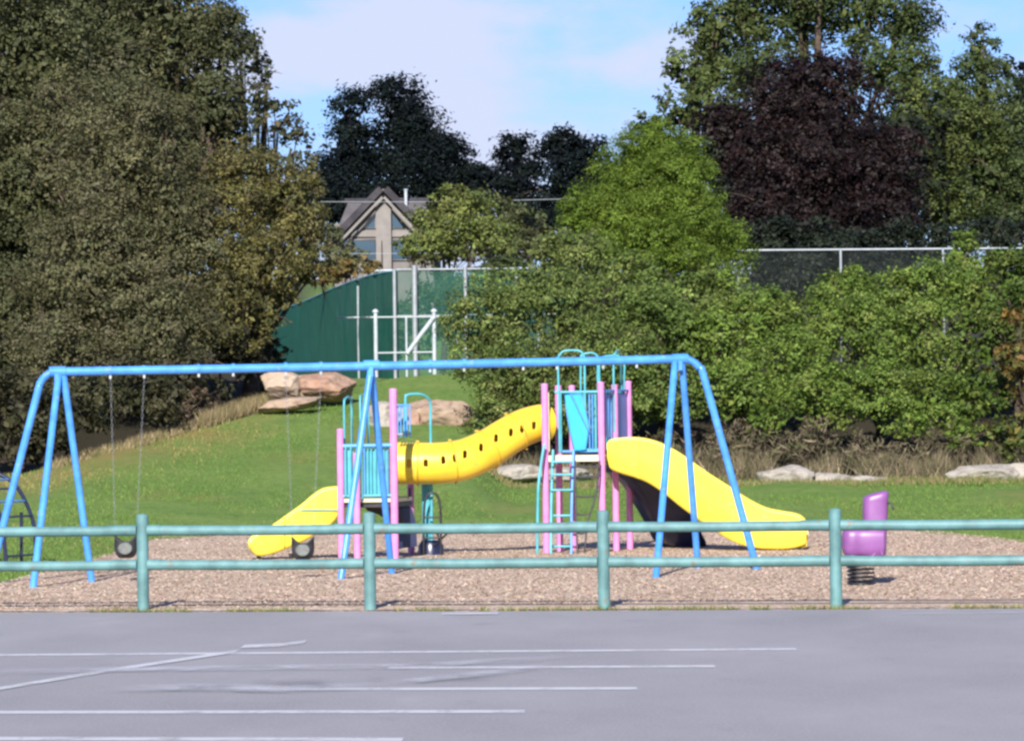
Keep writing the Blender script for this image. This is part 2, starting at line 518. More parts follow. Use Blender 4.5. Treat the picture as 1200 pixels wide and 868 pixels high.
m_shadow_soil = worn_mat('shadow_edge_soil', (.055, .042, .03), .36, .56, 2.6, .9, 1.0)  # dark edge soil, with the shadow line at the fence base painted in
mb = MB(); xs = np.linspace(-7, 7, 160); A_ = []; B_ = []
for x in xs:
    w0 = .06 + .05 * mnoise.noise((x * 1.1, 2, 0)); w1 = w0 + .16 + .12 * mnoise.noise((x * .8, 8, 0)); e = edge_y(x)
    A_.append((x, e + max(.0, w0 - .03), .022)); B_.append((x, e + w1, .028))
n = len(xs); mb.add(A_ + B_, [(i, i + 1, n + i + 1, n + i) for i in range(n - 1)], False)
ds = mb.build('shadow_dirt_strip', m_shadow_soil); ds['kind'] = 'structure'

# loose chips
nC = 230000
y = 45.4 + 29 * RNG.random(nC) ** 1.0
x = (RNG.random(nC) * 2 - 1) * (.123 * y + .5)
lim = np.interp(x, CHX, CHY) + RNG.normal(0, .35, nC)
e_y = np.interp(x, [p.x for p in edge3], [p.y for p in edge3])
kp = (y < lim) & (y > e_y + .0 - np.abs(RNG.normal(0, .18, nC)) * (RNG.random(nC) < .5))
x = x[kp]; y = y[kp]; e_y = e_y[kp]; nC = len(x)
z = .012 + (.014 + .012 * np.sin(x * 1.1 + y * .5) * np.sin(y * .43 + 1)) * np.clip((y - 45.5) / 2, 0, 1) + np.where(y < e_y + .1, .02, 0) + H(x, y)
ang = RNG.random(nC) * 6.283; ln = RNG.uniform(.006, .020, nC); wd = ln * RNG.uniform(.3, .6, nC)
tilt = RNG.normal(0, .16, nC)
dx = np.stack([np.cos(ang) * ln, np.sin(ang) * ln, tilt * ln], -1)
dy = np.stack([-np.sin(ang) * wd, np.cos(ang) * wd, RNG.normal(0, .22, nC) * wd], -1)
c0 = np.stack([x, y, z + np.abs(tilt) * ln * .8 + .004], -1)
V = np.stack([c0 - dx - dy, c0 + dx - dy, c0 + dx + dy, c0 - dx + dy], 1).reshape(-1, 3)
cc = np.array([.58, .45, .34]) * RNG.lognormal(0, .17, (nC, 1)) + RNG.normal(0, .02, (nC, 3))
o = np_mesh('loose_wood_chips', V, 4, M['stem'], np.repeat(np.clip(cc, .03, .75), 4, 0))
tag(o, 'pinkish brown wood chips scattered over the playground bed', 'wood chips', kind='stuff')


# ---- grass
def blades(name, x, y, h, w, cols, label, lean=.35, cat='grass', kind='stuff', zo=0.0):
    n = len(x); z = H(x, y) - .02 + zo
    a = RNG.random(n) * 6.283
    b = np.stack([np.cos(a) * w, np.sin(a) * w, 0 * a], -1)
    tp = np.stack([RNG.normal(0, lean, n) * h, RNG.normal(0, lean, n) * h, h], -1)
    c = np.stack([x, y, z], -1)
    V = np.stack([c - b, c + b, c + tp], 1).reshape(-1, 3)
    o = np_mesh(name, V, 3, M['stem'], np.repeat(np.clip(cols, .01, .8), 3, 0))
    return tag(o, label, cat, kind=kind)


n = 150000
y = 56 + 52 * RNG.random(n); x = (RNG.random(n) * 2 - 1) * (.125 * y)
px = 600 + F * x / y
ok = (y > np.interp(x, CHX, CHY) + RNG.normal(.15, .25, n)) & (y < np.where(px < 570, np.interp(px, CPX, CD) + 1.5, 92))
x, y, px = x[ok], y[ok], px[ok]; n = len(x)
dryness = np.exp(-((y - np.interp(px, CPX, CD) + 2) / 4.5) ** 2) * (1 - smooth((px - 260) / 90))
patch = np.sin(x * .9 + 2) * np.sin(y * .33 + x * .3) * .5 + .5
isdry = RNG.random(n) < np.clip(.008 + .5 * dryness + .03 * (patch > .7), 0, 1)
gc = np.array([.122, .195, .044]) * RNG.lognormal(0, .13, (n, 1)); gc[isdry] = np.array([.27, .215, .085]) * RNG.lognormal(0, .2, (isdry.sum(), 1))
blades('mown_grass', x, y, RNG.uniform(.02, .06, n) * np.where(isdry, 1.4, 1), RNG.uniform(.006, .014, n), gc, 'short mown green grass blades covering the lawn and hill')

# weeds along the asphalt edge
n = 5000
x = (RNG.random(n) * 2 - 1) * 6.2
keep = np.array([mnoise.noise((a * .9, 7, 0)) + .25 * mnoise.noise((a * 5, 2, 0)) > -.05 for a in x]); x = x[keep]; n = len(x)
y = np.interp(x, [p.x for p in edge3], [p.y for p in edge3]) + np.abs(RNG.normal(.04, .09, n))
gc = np.array([.13, .17, .04]) * RNG.lognormal(0, .3, (n, 1)); d = RNG.random(n) < .4; gc[d] = np.array([.30, .23, .11])
blades('edge_weeds', x, y, RNG.uniform(.02, .075, n), RNG.uniform(.004, .009, n), gc, 'low green and straw weeds along the asphalt edge', .6, 'weeds', zo=.03)

# tall dry grass on the hill edge near the boulders and below the hedge
n = 9000
px = np.concatenate([RNG.uniform(60, 330, 5000), RNG.normal(285, 28, 4000)])
cd = np.interp(px, CPX, CD); y = cd - 1.5 + RNG.random(n) * 3.5; x = (px - 600) / F * y
gc = np.array([.24, .185, .105]) * RNG.lognormal(0, .28, (n, 1)); g = RNG.random(n) < .22; gc[g] = np.array([.12, .13, .04])
hh = RNG.uniform(.08, .30, n) * np.where(px > 230, 1.3, .7)
blades('tall_dry_grass', x, y, hh, RNG.uniform(.008, .016, n), gc, 'tall straw coloured grass along the crest of the hill', .3)

n = 30000
px = RNG.uniform(560, 1320, n); y = 90.9 + RNG.random(n) * 2.8; x = (px - 600) / F * y
dens = np.array([mnoise.noise((a * 1.6, 9, 0)) + .6 * mnoise.noise((a * 5, 4, 0)) for a in x]); ok = RNG.random(n) < .5 + .9 * dens
x, y, px = x[ok], y[ok], px[ok]; n = len(x)
hn = np.array([mnoise.noise((a * .9, 3, 0)) + .7 * mnoise.noise((a * 4, 8, 0)) for a in x])
gc = np.array([.165, .135, .085]) * RNG.lognormal(0, .45, (n, 1)); g = RNG.random(n) < .25; gc[g] = np.array([.075, .085, .03]); g = RNG.random(n) < .13; gc[g] = np.array([.27, .21, .14])
blades('dry_undergrowth', x, y, RNG.uniform(.10, .70, n) * np.clip(.8 + .9 * hn, .25, 1.5), RNG.uniform(.006, .014, n), gc, 'brown dead stems and dry undergrowth along the foot of the hedge', .42, 'undergrowth')


n = 9000
px = RNG.uniform(560, 1320, n); y = 88.4 + RNG.random(n) * 1.5; x = (px - 600) / F * y
gc = np.array([.12, .15, .04]) * RNG.lognormal(0, .35, (n, 1)); g = RNG.random(n) < .45; gc[g] = np.array([.26, .20, .11])
blades('ragged_grass', x, y, RNG.uniform(.05, .22, n) * np.clip(.7 + .9 * np.array([mnoise.noise((a * 1.3, 6, 0)) for a in x]), .2, 1.5), RNG.uniform(.008, .014, n), gc, 'ragged uncut grass in front of the pale stones', .4)

# ------------------------------------------------------------------ vegetation
def leaf_cloud(blobs, leaf, cover, pal, clump_r=.22, clump_n=16, asp=.55, up=.25, sh=(.62, 1.04), lump=.16, out=.85, seed=0, jit=.16, lobe=.34, nl_=20, core=.16, flat=.8):
    rng = np.random.default_rng(seed)
    # boughs: lobes that sit on each big crown shape
    LC = []; LR = []; LN = []; LB = []
    for k, (c, r) in enumerate(blobs):
        m = max(8, int(nl_ * rng.uniform(.85, 1.15)))
        d = rng.normal(size=(m, 3)); d /= np.linalg.norm(d, axis=1, keepdims=True)
        d[:, 2] = np.where(d[:, 2] < -.55, -d[:, 2], d[:, 2])
        ph = k * 1.7 + seed
        q = rng.uniform(.60, .88, m) * (1 + lump * (np.sin(d[:, 0] * 5 + ph) * np.sin(d[:, 2] * 6 + ph * 1.3) + .7 * np.sin(d[:, 1] * 9 + d[:, 2] * 7 + ph)))
        rs = (r.mean() * lobe * rng.uniform(.65, 1.35, m))[:, None] * np.array([1.1, 1.1, flat])
        LC.append(c + d * r * q[:, None]); LR.append(rs); LN.append(d / r * r.mean()); LB.append(np.full(m, k))
    LC = np.concatenate(LC); LR = np.concatenate(LR); LN = np.concatenate(LN); LB = np.concatenate(LB)
    LN /= np.linalg.norm(LN, axis=1, keepdims=True)
    Cb = np.array([b[0] for b in blobs]); Rb = np.array([b[1] for b in blobs])
    area = LR[:, 0] ** 2
    tot = cover * (4 * np.pi * Rb[:, 0] * Rb[:, 2]).sum() / (.5 * leaf * leaf * asp)
    nc = max(8, int(tot * (1 - core)) // clump_n)
    li = rng.choice(len(LC), nc, p=area / area.sum())
    d = rng.normal(size=(nc, 3)) + LN[li] * .55 + np.array([0, 0, .25]); d /= np.linalg.norm(d, axis=1, keepdims=True)
    s = sh[0] + (sh[1] - sh[0]) * np.sqrt(rng.random(nc))
    c = LC[li] + d * LR[li] * s[:, None]
    nrm = d / LR[li]; nrm /= np.linalg.norm(nrm, axis=1, keepdims=True)
    lobecol = rng.lognormal(0, .13, len(LC))
    k = clump_n
    cs = np.minimum(clump_r, LR[li, 0] * .5) * rng.uniform(.6, 1.3, nc)
    p = np.repeat(c, k, 0) + rng.normal(size=(nc * k, 3)) * np.repeat(cs, k)[:, None] * np.array([.6, .6, .42])
    nn = np.repeat(nrm, k, 0) * out + np.array([0, 0, up]) + rng.normal(size=(nc * k, 3)) * .38
    lf = np.full(nc * k, leaf)
    cols = np.array([q_[0] for q_ in pal]); w = np.array([q_[1] for q_ in pal], float); w /= w.sum()
    lobepick = rng.choice(len(cols), len(LC), p=w)
    cc = cols[lobepick][li] * .5 + cols[rng.choice(len(cols), nc, p=w)] * .5
    cc = np.repeat(cc * (lobecol[li] * rng.lognormal(0, .10, nc))[:, None], k, 0)
    # loose inner foliage that closes the crown
    nk = int(tot * core / 3.2)
    bi = rng.choice(len(Cb), nk, p=Rb[:, 0] * Rb[:, 2] / (Rb[:, 0] * Rb[:, 2]).sum())
    dk = rng.normal(size=(nk, 3)); dk /= np.linalg.norm(dk, axis=1, keepdims=True)
    pk = Cb[bi] + dk * Rb[bi] * (rng.uniform(.15, .72, nk))[:, None]
    p = np.concatenate([p, pk]); nn = np.concatenate([nn, dk + rng.normal(size=(nk, 3)) * .6]); lf = np.concatenate([lf, np.full(nk, leaf * 1.8)])
    cc = np.concatenate([cc, cols[rng.choice(len(cols), nk, p=w)]])
    n = len(p)
    nn /= np.linalg.norm(nn, axis=1, keepdims=True)
    t = rng.normal(size=(n, 3)); t -= nn * (t * nn).sum(1, keepdims=True); t /= np.linalg.norm(t, axis=1, keepdims=True)
    b = np.cross(nn, t)
    L = lf[:, None] * rng.uniform(.6, 1.3, (n, 1)); W = L * asp
    V = np.stack([p - t * L / 2, p + b * W / 2 - nn * L * .08, p + t * L / 2, p - b * W / 2 - nn * L * .08], 1).reshape(-1, 3)
    cc = cc * rng.lognormal(0, jit, (n, 1))
    return V, np.repeat(np.clip(cc, .002, .6), 4, 0)


def B(px, py, rx, ry, D, rd=None):
    c = P(px, py, D); s = D / F
    return (np.array(c), np.array([rx * s, (rd if rd else rx * s), ry * s]))


def plant(name, label, cat, blobs, leaf, cover, pal, group=None, trunk=None, tr=.18, mat='leaf', seed=0, part='crown', limbs=True, **kw):
    cen = np.mean([b[0] for b in blobs], 0)
    if trunk is None:
        bx, by = cen[0], cen[1]
    else:
        q = P(trunk[0], 500, trunk[1] if len(trunk) > 1 else cen[1]); bx, by = q.x, q.y
    base = Vector((bx, by, Hs(bx, by) - .05))
    t = thing(name, base, label, cat, group)
    V, cc = leaf_cloud(blobs, leaf, cover, pal, seed=seed, **kw)
    g = H(V[::4, 0], V[::4, 1]) - .05
    ok = np.repeat(V[::4, 2] > g, 4)
    np_mesh(part, V[ok], 4, M[mat], cc[ok], t)
    mb = MB(); rr = random.Random(seed)
    topz = max(b[0][2] for b in blobs)
    tip = Vector((cen[0], cen[1], max(base.z + .5, min(topz, cen[2] + .3 * (topz - cen[2])))))
    mid = base.lerp(tip, .5) + Vector((rr.uniform(-.2, .2), rr.uniform(-.2, .2), 0))
    path = bez([base, mid, tip], 6)
    mb.tube(path, [tr * (1 - .75 * i / (len(path) - 1)) for i in range(len(path))], 8)
    if limbs:
        for b in blobs:
            c = Vector(b[0]); k = rr.uniform(.25, .6)
            st = path[int(k * (len(path) - 1))]
            md = st.lerp(c, .5) + Vector((0, 0, -.12 * (c - st).length))
            q = bez([st, md, c], 5)
            mb.tube(q, [tr * .45 * (1 - .8 * i / (len(q) - 1)) for i in range(len(q))], 6)
            for _ in range(5):
                e = c + Vector((rr.gauss(0, .5) * b[1][0], rr.gauss(0, .5) * b[1][1], rr.gauss(.1, .5) * b[1][2]))
                q = bez([q[len(q) // 2 + 1], c.lerp(e, .4), e], 3) if len(q) > 3 else [c, e]
                mb.tube(q, [tr * .16 * (1 - .8 * i / (len(q) - 1)) for i in range(len(q))], 5)
                q = bez([st, md, c], 5)
    mb.build('trunk', M['bark'], t)
    return t


OL = [((.114, .112, .050), 3), ((.094, .100, .045), 3), ((.134, .122, .056), 2), ((.112, .100, .060), 2)]
DG = [((.078, .086, .034), 4), ((.102, .102, .042), 2), ((.062, .070, .030), 3)]
YO = [((0.1610, 0.1426, 0.0437), 3), ((0.1104, 0.1127, 0.0414), 3), ((0.1288, 0.1058, 0.0529), 2), ((0.1840, 0.1725, 0.0483), 1)]
BRN = [((.085, .070, .034), 3), ((.065, .062, .028), 3), ((.11, .085, .042), 1)]
g_l = 'tall trees crowding the edge of the hill'
plant('leafy_tree', 'dark green leafy tree at the frame edge beyond the bent climber', 'tree',
      [B(-40, 110, 110, 150, 106), B(45, 70, 95, 110, 105), B(20, 230, 95, 120, 104), B(-60, 330, 100, 130, 104), B(60, -50, 120, 90, 107), B(10, 390, 80, 90, 102)], .105, 1.05, DG, g_l, (0, 106), .35, seed=1, nl_=64, lobe=.25, core=.40, jit=.09)
plant('leafy_tree', 'broad dull olive tree with brownish foliage above the empty left end of the swing frame', 'tree',
      [B(150, 200, 100, 120, 101), B(110, 330, 95, 105, 100), B(190, 300, 85, 110, 101), B(70, 190, 80, 100, 103), B(180, 395, 75, 75, 99), B(70, 430, 75, 65, 98.5)], .095, 1.1, OL, g_l, (140, 101), .32, seed=2, nl_=64, lobe=.25, core=.40, jit=.09)
plant('leafy_tree', 'tall airy dark green tree with sky showing through its thin outer twigs', 'tree',
      [B(190, 30, 95, 90, 108), B(250, 50, 45, 60, 108), B(255, 125, 55, 55, 107), B(150, 90, 75, 70, 107), B(180, -70, 90, 70, 109), B(228, 150, 60, 60, 108), B(262, 185, 46, 42, 108), B(180, 130, 70, 60, 109)], .125, 1.0, [((.075, .085, .036), 3), ((.10, .096, .042), 2), ((.062, .074, .032), 2)], g_l, (190, 108), .3, seed=3, nl_=64, lobe=.25, core=.40, jit=.09, lump=.22)
plant('leafy_tree', 'thin half bare twiggy tree against the blue sky beside the dark conifers', 'tree',
      [B(300, 105, 38, 40, 109), B(325, 150, 36, 38, 109), B(345, 185, 28, 34, 109), B(280, 70, 30, 40, 109)], .15, .38, [((.06, .066, .03), 3), ((.085, .075, .04), 2)], g_l, (310, 109), .16, seed=4, lump=.3)
plant('leafy_tree', 'yellowing olive tree next to the green court screen', 'tree',
      [B(290, 225, 60, 62, 103), B(325, 250, 50, 60, 103.5), B(280, 310, 62, 70, 102), B(335, 305, 36, 40, 103), B(255, 375, 60, 60, 101), B(355, 225, 26, 40, 104), B(310, 365, 24, 40, 102), B(230, 260, 50, 60, 102), B(362, 275, 26, 40, 104), B(358, 320, 22, 28, 104), B(330, 345, 24, 26, 103)], .092, 1.05, YO, g_l, (290, 103), .25, seed=5, nl_=64, lobe=.25, core=.40, jit=.09)
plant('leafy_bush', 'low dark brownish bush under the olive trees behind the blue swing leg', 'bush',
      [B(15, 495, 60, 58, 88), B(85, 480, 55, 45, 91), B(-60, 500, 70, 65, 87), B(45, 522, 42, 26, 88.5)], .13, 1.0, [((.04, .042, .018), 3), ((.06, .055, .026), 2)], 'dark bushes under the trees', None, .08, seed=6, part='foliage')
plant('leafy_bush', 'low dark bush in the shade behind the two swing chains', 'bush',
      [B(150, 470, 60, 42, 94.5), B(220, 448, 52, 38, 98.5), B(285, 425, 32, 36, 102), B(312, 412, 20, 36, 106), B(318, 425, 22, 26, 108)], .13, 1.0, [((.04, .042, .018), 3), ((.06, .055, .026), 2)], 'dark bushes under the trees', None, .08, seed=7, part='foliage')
plant('dry_bush', 'dry grey brown twiggy bush on the hill crest under the blue bar', 'bush',
      [B(222, 472, 26, 24, 97.5), B(205, 483, 20, 15, 97), B(245, 478, 16, 16, 98)], .10, .45, [((.19, .135, .095), 3), ((.13, .10, .06), 2), ((.10, .10, .045), 1)], None, None, .05, seed=8, part='foliage', asp=.3)
plant('rusty_shrub', 'orange brown autumn shrub just above the green court screen', 'shrub',
      [B(405, 318, 36, 13, 150), B(375, 330, 20, 16, 148), B(432, 314, 18, 10, 151)], .22, 1.1, [((.17, .105, .03), 3), ((.14, .115, .04), 2), ((.10, .10, .035), 2)], None, None, .08, seed=9, part='foliage')

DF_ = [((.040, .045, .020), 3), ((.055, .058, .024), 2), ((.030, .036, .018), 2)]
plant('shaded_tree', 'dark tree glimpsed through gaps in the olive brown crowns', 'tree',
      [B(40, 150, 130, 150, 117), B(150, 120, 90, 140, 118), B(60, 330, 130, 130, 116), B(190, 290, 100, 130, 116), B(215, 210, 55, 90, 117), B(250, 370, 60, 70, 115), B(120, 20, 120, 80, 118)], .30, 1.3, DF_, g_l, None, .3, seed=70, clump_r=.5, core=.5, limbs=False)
# far dark conifers
DK = [((.008, .012, .012), 3), ((.012, .017, .014), 2), ((.006, .008, .012), 2)]
g_c = 'dark conifers on the far ridge'
plant('leafy_bush', 'dark green bush seen through the green mesh of the court fence', 'bush',
      [B(500, 375, 45, 45, 150), B(560, 370, 50, 50, 151), B(620, 370, 45, 50, 152), B(530, 340, 40, 26, 152), B(470, 400, 30, 34, 146), B(590, 330, 40, 22, 153)], .2, 1.0, [((.045, .065, .024), 3), ((.065, .08, .03), 2)], None, None, .1, seed=10, part='foliage', clump_r=.4)
plant('dark_conifer', 'black green conifer with a narrow pointed crest left of the twin', 'tree',
      [B(412, 140, 22, 42, 300), B(405, 185, 30, 40, 300), B(400, 225, 40, 30, 300), B(395, 250, 50, 30, 299), B(435, 238, 50, 26, 299)], .3, 1.6, DK, g_c, None, .5, mat='needle', lobe=.42, seed=11, clump_r=.9, lump=.2)
plant('dark_conifer', 'tallest black green conifer mass behind the gabled house', 'tree',
      [B(468, 135, 32, 38, 305), B(490, 165, 38, 45, 305), B(455, 190, 52, 50, 305), B(520, 190, 34, 34, 304), B(500, 225, 55, 30, 303), B(545, 215, 24, 28, 304), B(562, 222, 28, 22, 304)], .3, 1.6, DK, g_c, None, .6, mat='needle', lobe=.42, seed=12, clump_r=.9, lump=.2)
plant('dark_conifer', 'black green conifer beside the bright green cone shaped tree', 'tree',
      [B(652, 178, 24, 28, 312), B(690, 190, 24, 28, 312), B(660, 215, 45, 40, 312), B(700, 225, 35, 40, 311), B(655, 255, 50, 30, 311)], .3, 1.6, DK, g_c, None, .5, mat='needle', lobe=.42, seed=13, clump_r=.9, lump=.2)
plant('dark_conifer', 'smaller rounded black green conifer across the sky gap', 'tree',
      [B(606, 182, 23, 26, 315), B(608, 215, 34, 32, 315), B(580, 235, 26, 26, 315), B(610, 250, 40, 30, 314)], .3, 1.6, DK, g_c, None, .45, mat='needle', lobe=.42, seed=14, clump_r=.9, lump=.2)
plant('leafy_tree', 'small light green tree partly hiding the gabled house', 'tree',
      [B(540, 262, 46, 34, 175), B(530, 240, 28, 24, 175), B(502, 285, 28, 26, 174), B(488, 262, 14, 18, 175), B(478, 292, 14, 16, 175), B(560, 285, 50, 28, 174)], .16, 1.2, [((.14, .17, .04), 3), ((.105, .135, .038), 3), ((.18, .18, .05), 1)], 'garden trees around the house', None, .15, seed=15, clump_r=.4)
plant('leafy_tree', 'grey green small tree between the light tree and the cone shaped tree', 'tree',
      [B(600, 262, 34, 26, 180), B(622, 285, 30, 24, 179), B(590, 290, 30, 18, 178)], .22, 1.05, [((.06, .075, .03), 3), ((.085, .085, .035), 2)], 'garden trees around the house', None, .13, seed=16, clump_r=.4)
plant('leafy_bush', 'grey green garden bushes growing across the lower wall of the gabled house', 'bush',
      [B(392, 285, 20, 24, 200), B(372, 265, 22, 24, 201), B(412, 303, 26, 10, 198), B(360, 300, 24, 20, 198), B(385, 308, 40, 12, 170), B(500, 300, 24, 16, 190), B(550, 298, 50, 18, 190), B(615, 298, 45, 18, 190)], .24, 1.0, [((.09, .10, .04), 3), ((.12, .11, .05), 2)], 'garden trees around the house', None, .1, seed=17, clump_r=.4, part='foliage')

# bright cone shaped tree, big shrub, hedge
BG = [((.108, .165, .019), 4), ((.09, .14, .017), 3), ((.132, .185, .025), 2)]
plant('cone_tree', 'dense bright green cone shaped tree rising above the shrubs', 'tree',
      [B(768, 172, 46, 36, 106), B(767, 200, 76, 52, 106), B(766, 232, 98, 60, 106), B(766, 268, 112, 62, 105.5), B(768, 305, 122, 58, 105), B(680, 255, 30, 34, 105)], .065, 1.45, BG, None, None, .25, seed=20, lump=.035, clump_r=.13, up=.5, lobe=.17, nl_=120, core=.42, flat=.8, limbs=False)
MG = [((.12, .160, .040), 3), ((.092, .132, .034), 3), ((.165, .178, .055), 2), ((.135, .185, .04), 1)]
HG = [((.125, .190, .030), 3), ((.098, .158, .028), 3), ((.18, .22, .05), 2)]
g_h = 'shrubs massed along the far edge of the lawn'
plant('leafy_shrub', 'mid green shrub with its left side overhanging the brown boulder', 'shrub',
      [B(575, 380, 52, 48, 95), B(590, 440, 46, 50, 94), B(560, 420, 32, 40, 95), B(610, 345, 40, 40, 96), B(590, 490, 42, 30, 93.5)], .09, 1.15, MG, g_h, None, .1, nl_=34, lobe=.29, seed=21, part='foliage')
plant('leafy_shrub', 'tall dull green shrub right behind the yellow tube and cyan panel', 'shrub',
      [B(670, 315, 50, 50, 98), B(660, 380, 60, 60, 96), B(690, 440, 70, 60, 94.5), B(640, 465, 50, 50, 94), B(685, 492, 60, 28, 93.5), B(648, 300, 20, 24, 98)], .09, 1.15, MG, g_h, None, .12, nl_=34, lobe=.29, seed=22, part='foliage')
plant('leafy_shrub', 'green shrub directly below the bright cone shaped tree', 'shrub',
      [B(740, 350, 55, 45, 98), B(770, 400, 60, 60, 96), B(760, 460, 60, 50, 94.5), B(810, 370, 45, 45, 97), B(775, 478, 50, 26, 93.5)], .105, 1.2, [((.11, .160, .034), 3), ((.084, .13, .028), 3), ((.15, .178, .045), 2)], g_h, None, .12, nl_=34, lobe=.29, seed=23, part='foliage')
plant('leafy_shrub', 'bright leafy shrub behind the bend of the blue swing frame', 'shrub',
      [B(850, 350, 45, 38, 98), B(840, 410, 55, 60, 96), B(865, 464, 55, 44, 94), B(890, 390, 45, 50, 96.5), B(898, 496, 24, 20, 92.6)], .095, 1.15, HG, g_h, None, .1, nl_=34, lobe=.29, seed=24, part='foliage')
plant('leafy_shrub', 'bright leafy shrub in front of the dark stretch of wire fence', 'shrub',
      [B(930, 390, 48, 45, 97), B(920, 440, 55, 55, 95), B(955, 474, 54, 42, 93.4), B(985, 360, 40, 42, 98)], .095, 1.15, HG, g_h, None, .1, nl_=34, lobe=.29, seed=25, part='foliage')
plant('leafy_shrub', 'bright green shrub below the white rail post of the wire fence', 'shrub',
      [B(1010, 400, 55, 58, 96), B(1020, 472, 55, 42, 93.4), B(1050, 360, 48, 45, 98), B(1062, 505, 28, 18, 92.4), B(1000, 335, 26, 26, 99)], .095, 1.15, HG, g_h, None, .1, nl_=34, lobe=.29, seed=26, part='foliage')
plant('leafy_shrub', 'bright green shrub with a tall leafy shoot rising over the fence rail', 'shrub',
      [B(1095, 345, 50, 42, 98), B(1085, 410, 58, 60, 96), B(1100, 478, 52, 42, 93.4), B(1130, 300, 18, 32, 98.5), B(1140, 350, 40, 45, 98), B(1135, 515, 22, 18, 92.3)], .095, 1.15, HG, g_h, None, .1, nl_=34, lobe=.29, seed=27, part='foliage')
plant('leafy_shrub', 'darker green shrub at the frame edge behind the rusty bush', 'shrub',
      [B(1185, 335, 50, 45, 98), B(1160, 410, 45, 55, 96), B(1230, 380, 55, 70, 97), B(1150, 470, 36, 38, 93.6), B(1260, 460, 60, 60, 95)], .11, 1.2, [((.08, .13, .02), 3), ((.065, .105, .02), 3), ((.12, .13, .03), 1)], g_h, None, .1, nl_=34, lobe=.29, seed=28, part='foliage')
plant('rusty_bush', 'orange brown bush turning with autumn in front of the hedge', 'bush',
      [B(1190, 425, 28, 26, 92.5), B(1195, 375, 22, 18, 93), B(1215, 450, 30, 40, 92.5)], .13, 1.0, [((.20, .115, .03), 3), ((.13, .11, .03), 2), ((.09, .10, .025), 2)], None, None, .06, seed=29, part='foliage')
plant('rusty_bush', 'low green and yellow bush beside the last white stones', 'bush',
      [B(1195, 505, 24, 28, 91.5), B(1185, 530, 20, 16, 91.2), B(1165, 515, 14, 22, 91.8)], .12, .9, [((.10, .12, .025), 3), ((.17, .13, .035), 1), ((.06, .085, .02), 3)], None, None, .05, seed=30, part='foliage')

TW = [((.19, .155, .10), 3), ((.13, .105, .068), 3), ((.27, .22, .145), 1), ((.10, .11, .045), 2)]
for k_, (lab, bl) in enumerate([
        ('dead brown twigs tangled behind the top of the long yellow slide', [B(735, 536, 32, 15, 92.6), B(770, 541, 30, 14, 92.4), B(790, 521, 28, 17, 93)]),
        ('brown twiggy growth seen between the last two swing legs', [B(835, 533, 32, 20, 92.4), B(870, 521, 32, 22, 92.8)]),
        ('brown twiggy growth above the largest whitish stone', [B(915, 529, 34, 19, 92.4), B(950, 521, 30, 20, 92.8)]),
        ('pale dead stalks above the purple spring rider', [B(1005, 536, 34, 20, 92.2), B(1040, 541, 30, 20, 92.0)]),
        ('dead brown stalks between the rider and the rusty bush', [B(1085, 529, 34, 20, 92.4), B(1125, 533, 30, 17, 92.4)])]):
    plant('dry_bush', lab, 'bush', bl, .16, .38, TW, 'dry twiggy bushes under the hedge', None, .03, mat='stem', seed=60 + k_, part='twigs', asp=.13, out=.2, up=0, lobe=.5, core=.3, clump_r=.3)

# beech and trees behind
PU = [((.017, .0095, .0095), 4), ((.027, .0115, .0115), 2), ((.022, .0155, .013), 2), ((.012, .0085, .009), 2)]
plant('copper_beech', 'broad dark purple leaved tree behind the wire fence', 'tree',
      [B(950, 128, 80, 60, 131), B(880, 178, 70, 58, 130), B(960, 200, 90, 70, 129), B(1030, 210, 60, 64, 130), B(910, 245, 65, 55, 128), B(990, 270, 85, 45, 128), B(845, 150, 34, 28, 131), B(1050, 255, 34, 40, 129), B(940, 100, 50, 34, 131), B(940, 290, 70, 30, 127)], .15, 1.4, PU, None, None, .4, seed=31, clump_r=.28, core=.45, nl_=50, lobe=.30)
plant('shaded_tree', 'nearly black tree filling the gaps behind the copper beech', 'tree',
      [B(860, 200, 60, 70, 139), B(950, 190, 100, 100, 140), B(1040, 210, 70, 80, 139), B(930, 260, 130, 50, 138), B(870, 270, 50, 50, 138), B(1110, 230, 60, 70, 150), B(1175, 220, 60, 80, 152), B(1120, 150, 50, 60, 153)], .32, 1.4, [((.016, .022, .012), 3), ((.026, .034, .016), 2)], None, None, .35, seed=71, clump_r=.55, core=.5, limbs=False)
TG = [((.065, .090, .026), 3), ((.048, .072, .024), 3), ((.10, .115, .03), 1)]
g_r = 'tall green trees around the dark beech'
plant('leafy_tree', 'tall green tree filling the sky above the dark purple beech', 'tree',
      [B(870, 20, 62, 55, 152), B(940, 20, 75, 60, 153), B(1010, 15, 60, 60, 152), B(880, 85, 62, 50, 151), B(1060, 25, 44, 50, 152), B(930, -60, 90, 60, 153), B(1030, 85, 50, 45, 150)], .16, 1.15, TG, g_r, None, .35, seed=32, clump_r=.38, lump=.2, nl_=30, core=.24)
plant('leafy_tree', 'green tree with ragged outline standing behind the bright cone shaped tree', 'tree',
      [B(820, 90, 40, 42, 148), B(800, 135, 42, 34, 147), B(840, 130, 40, 40, 146), B(770, 160, 26, 24, 147), B(835, 40, 30, 40, 149)], .21, 1.0, [((.082, .105, .028), 3), ((.06, .082, .024), 2)], g_r, None, .28, seed=33, clump_r=.38, lump=.2, nl_=28, core=.24)
plant('leafy_tree', 'yellow green tree close behind the beech above the fence rail end', 'tree',
      [B(1085, 140, 48, 52, 142), B(1090, 200, 42, 45, 141), B(1125, 175, 50, 50, 142), B(1105, 245, 40, 34, 140), B(1075, 100, 34, 40, 143)], .15, 1.15, [((.085, .11, .026), 3), ((.06, .085, .024), 3), ((.12, .13, .03), 1)], g_r, None, .28, seed=34, clump_r=.38, lump=.2, nl_=28, core=.24)
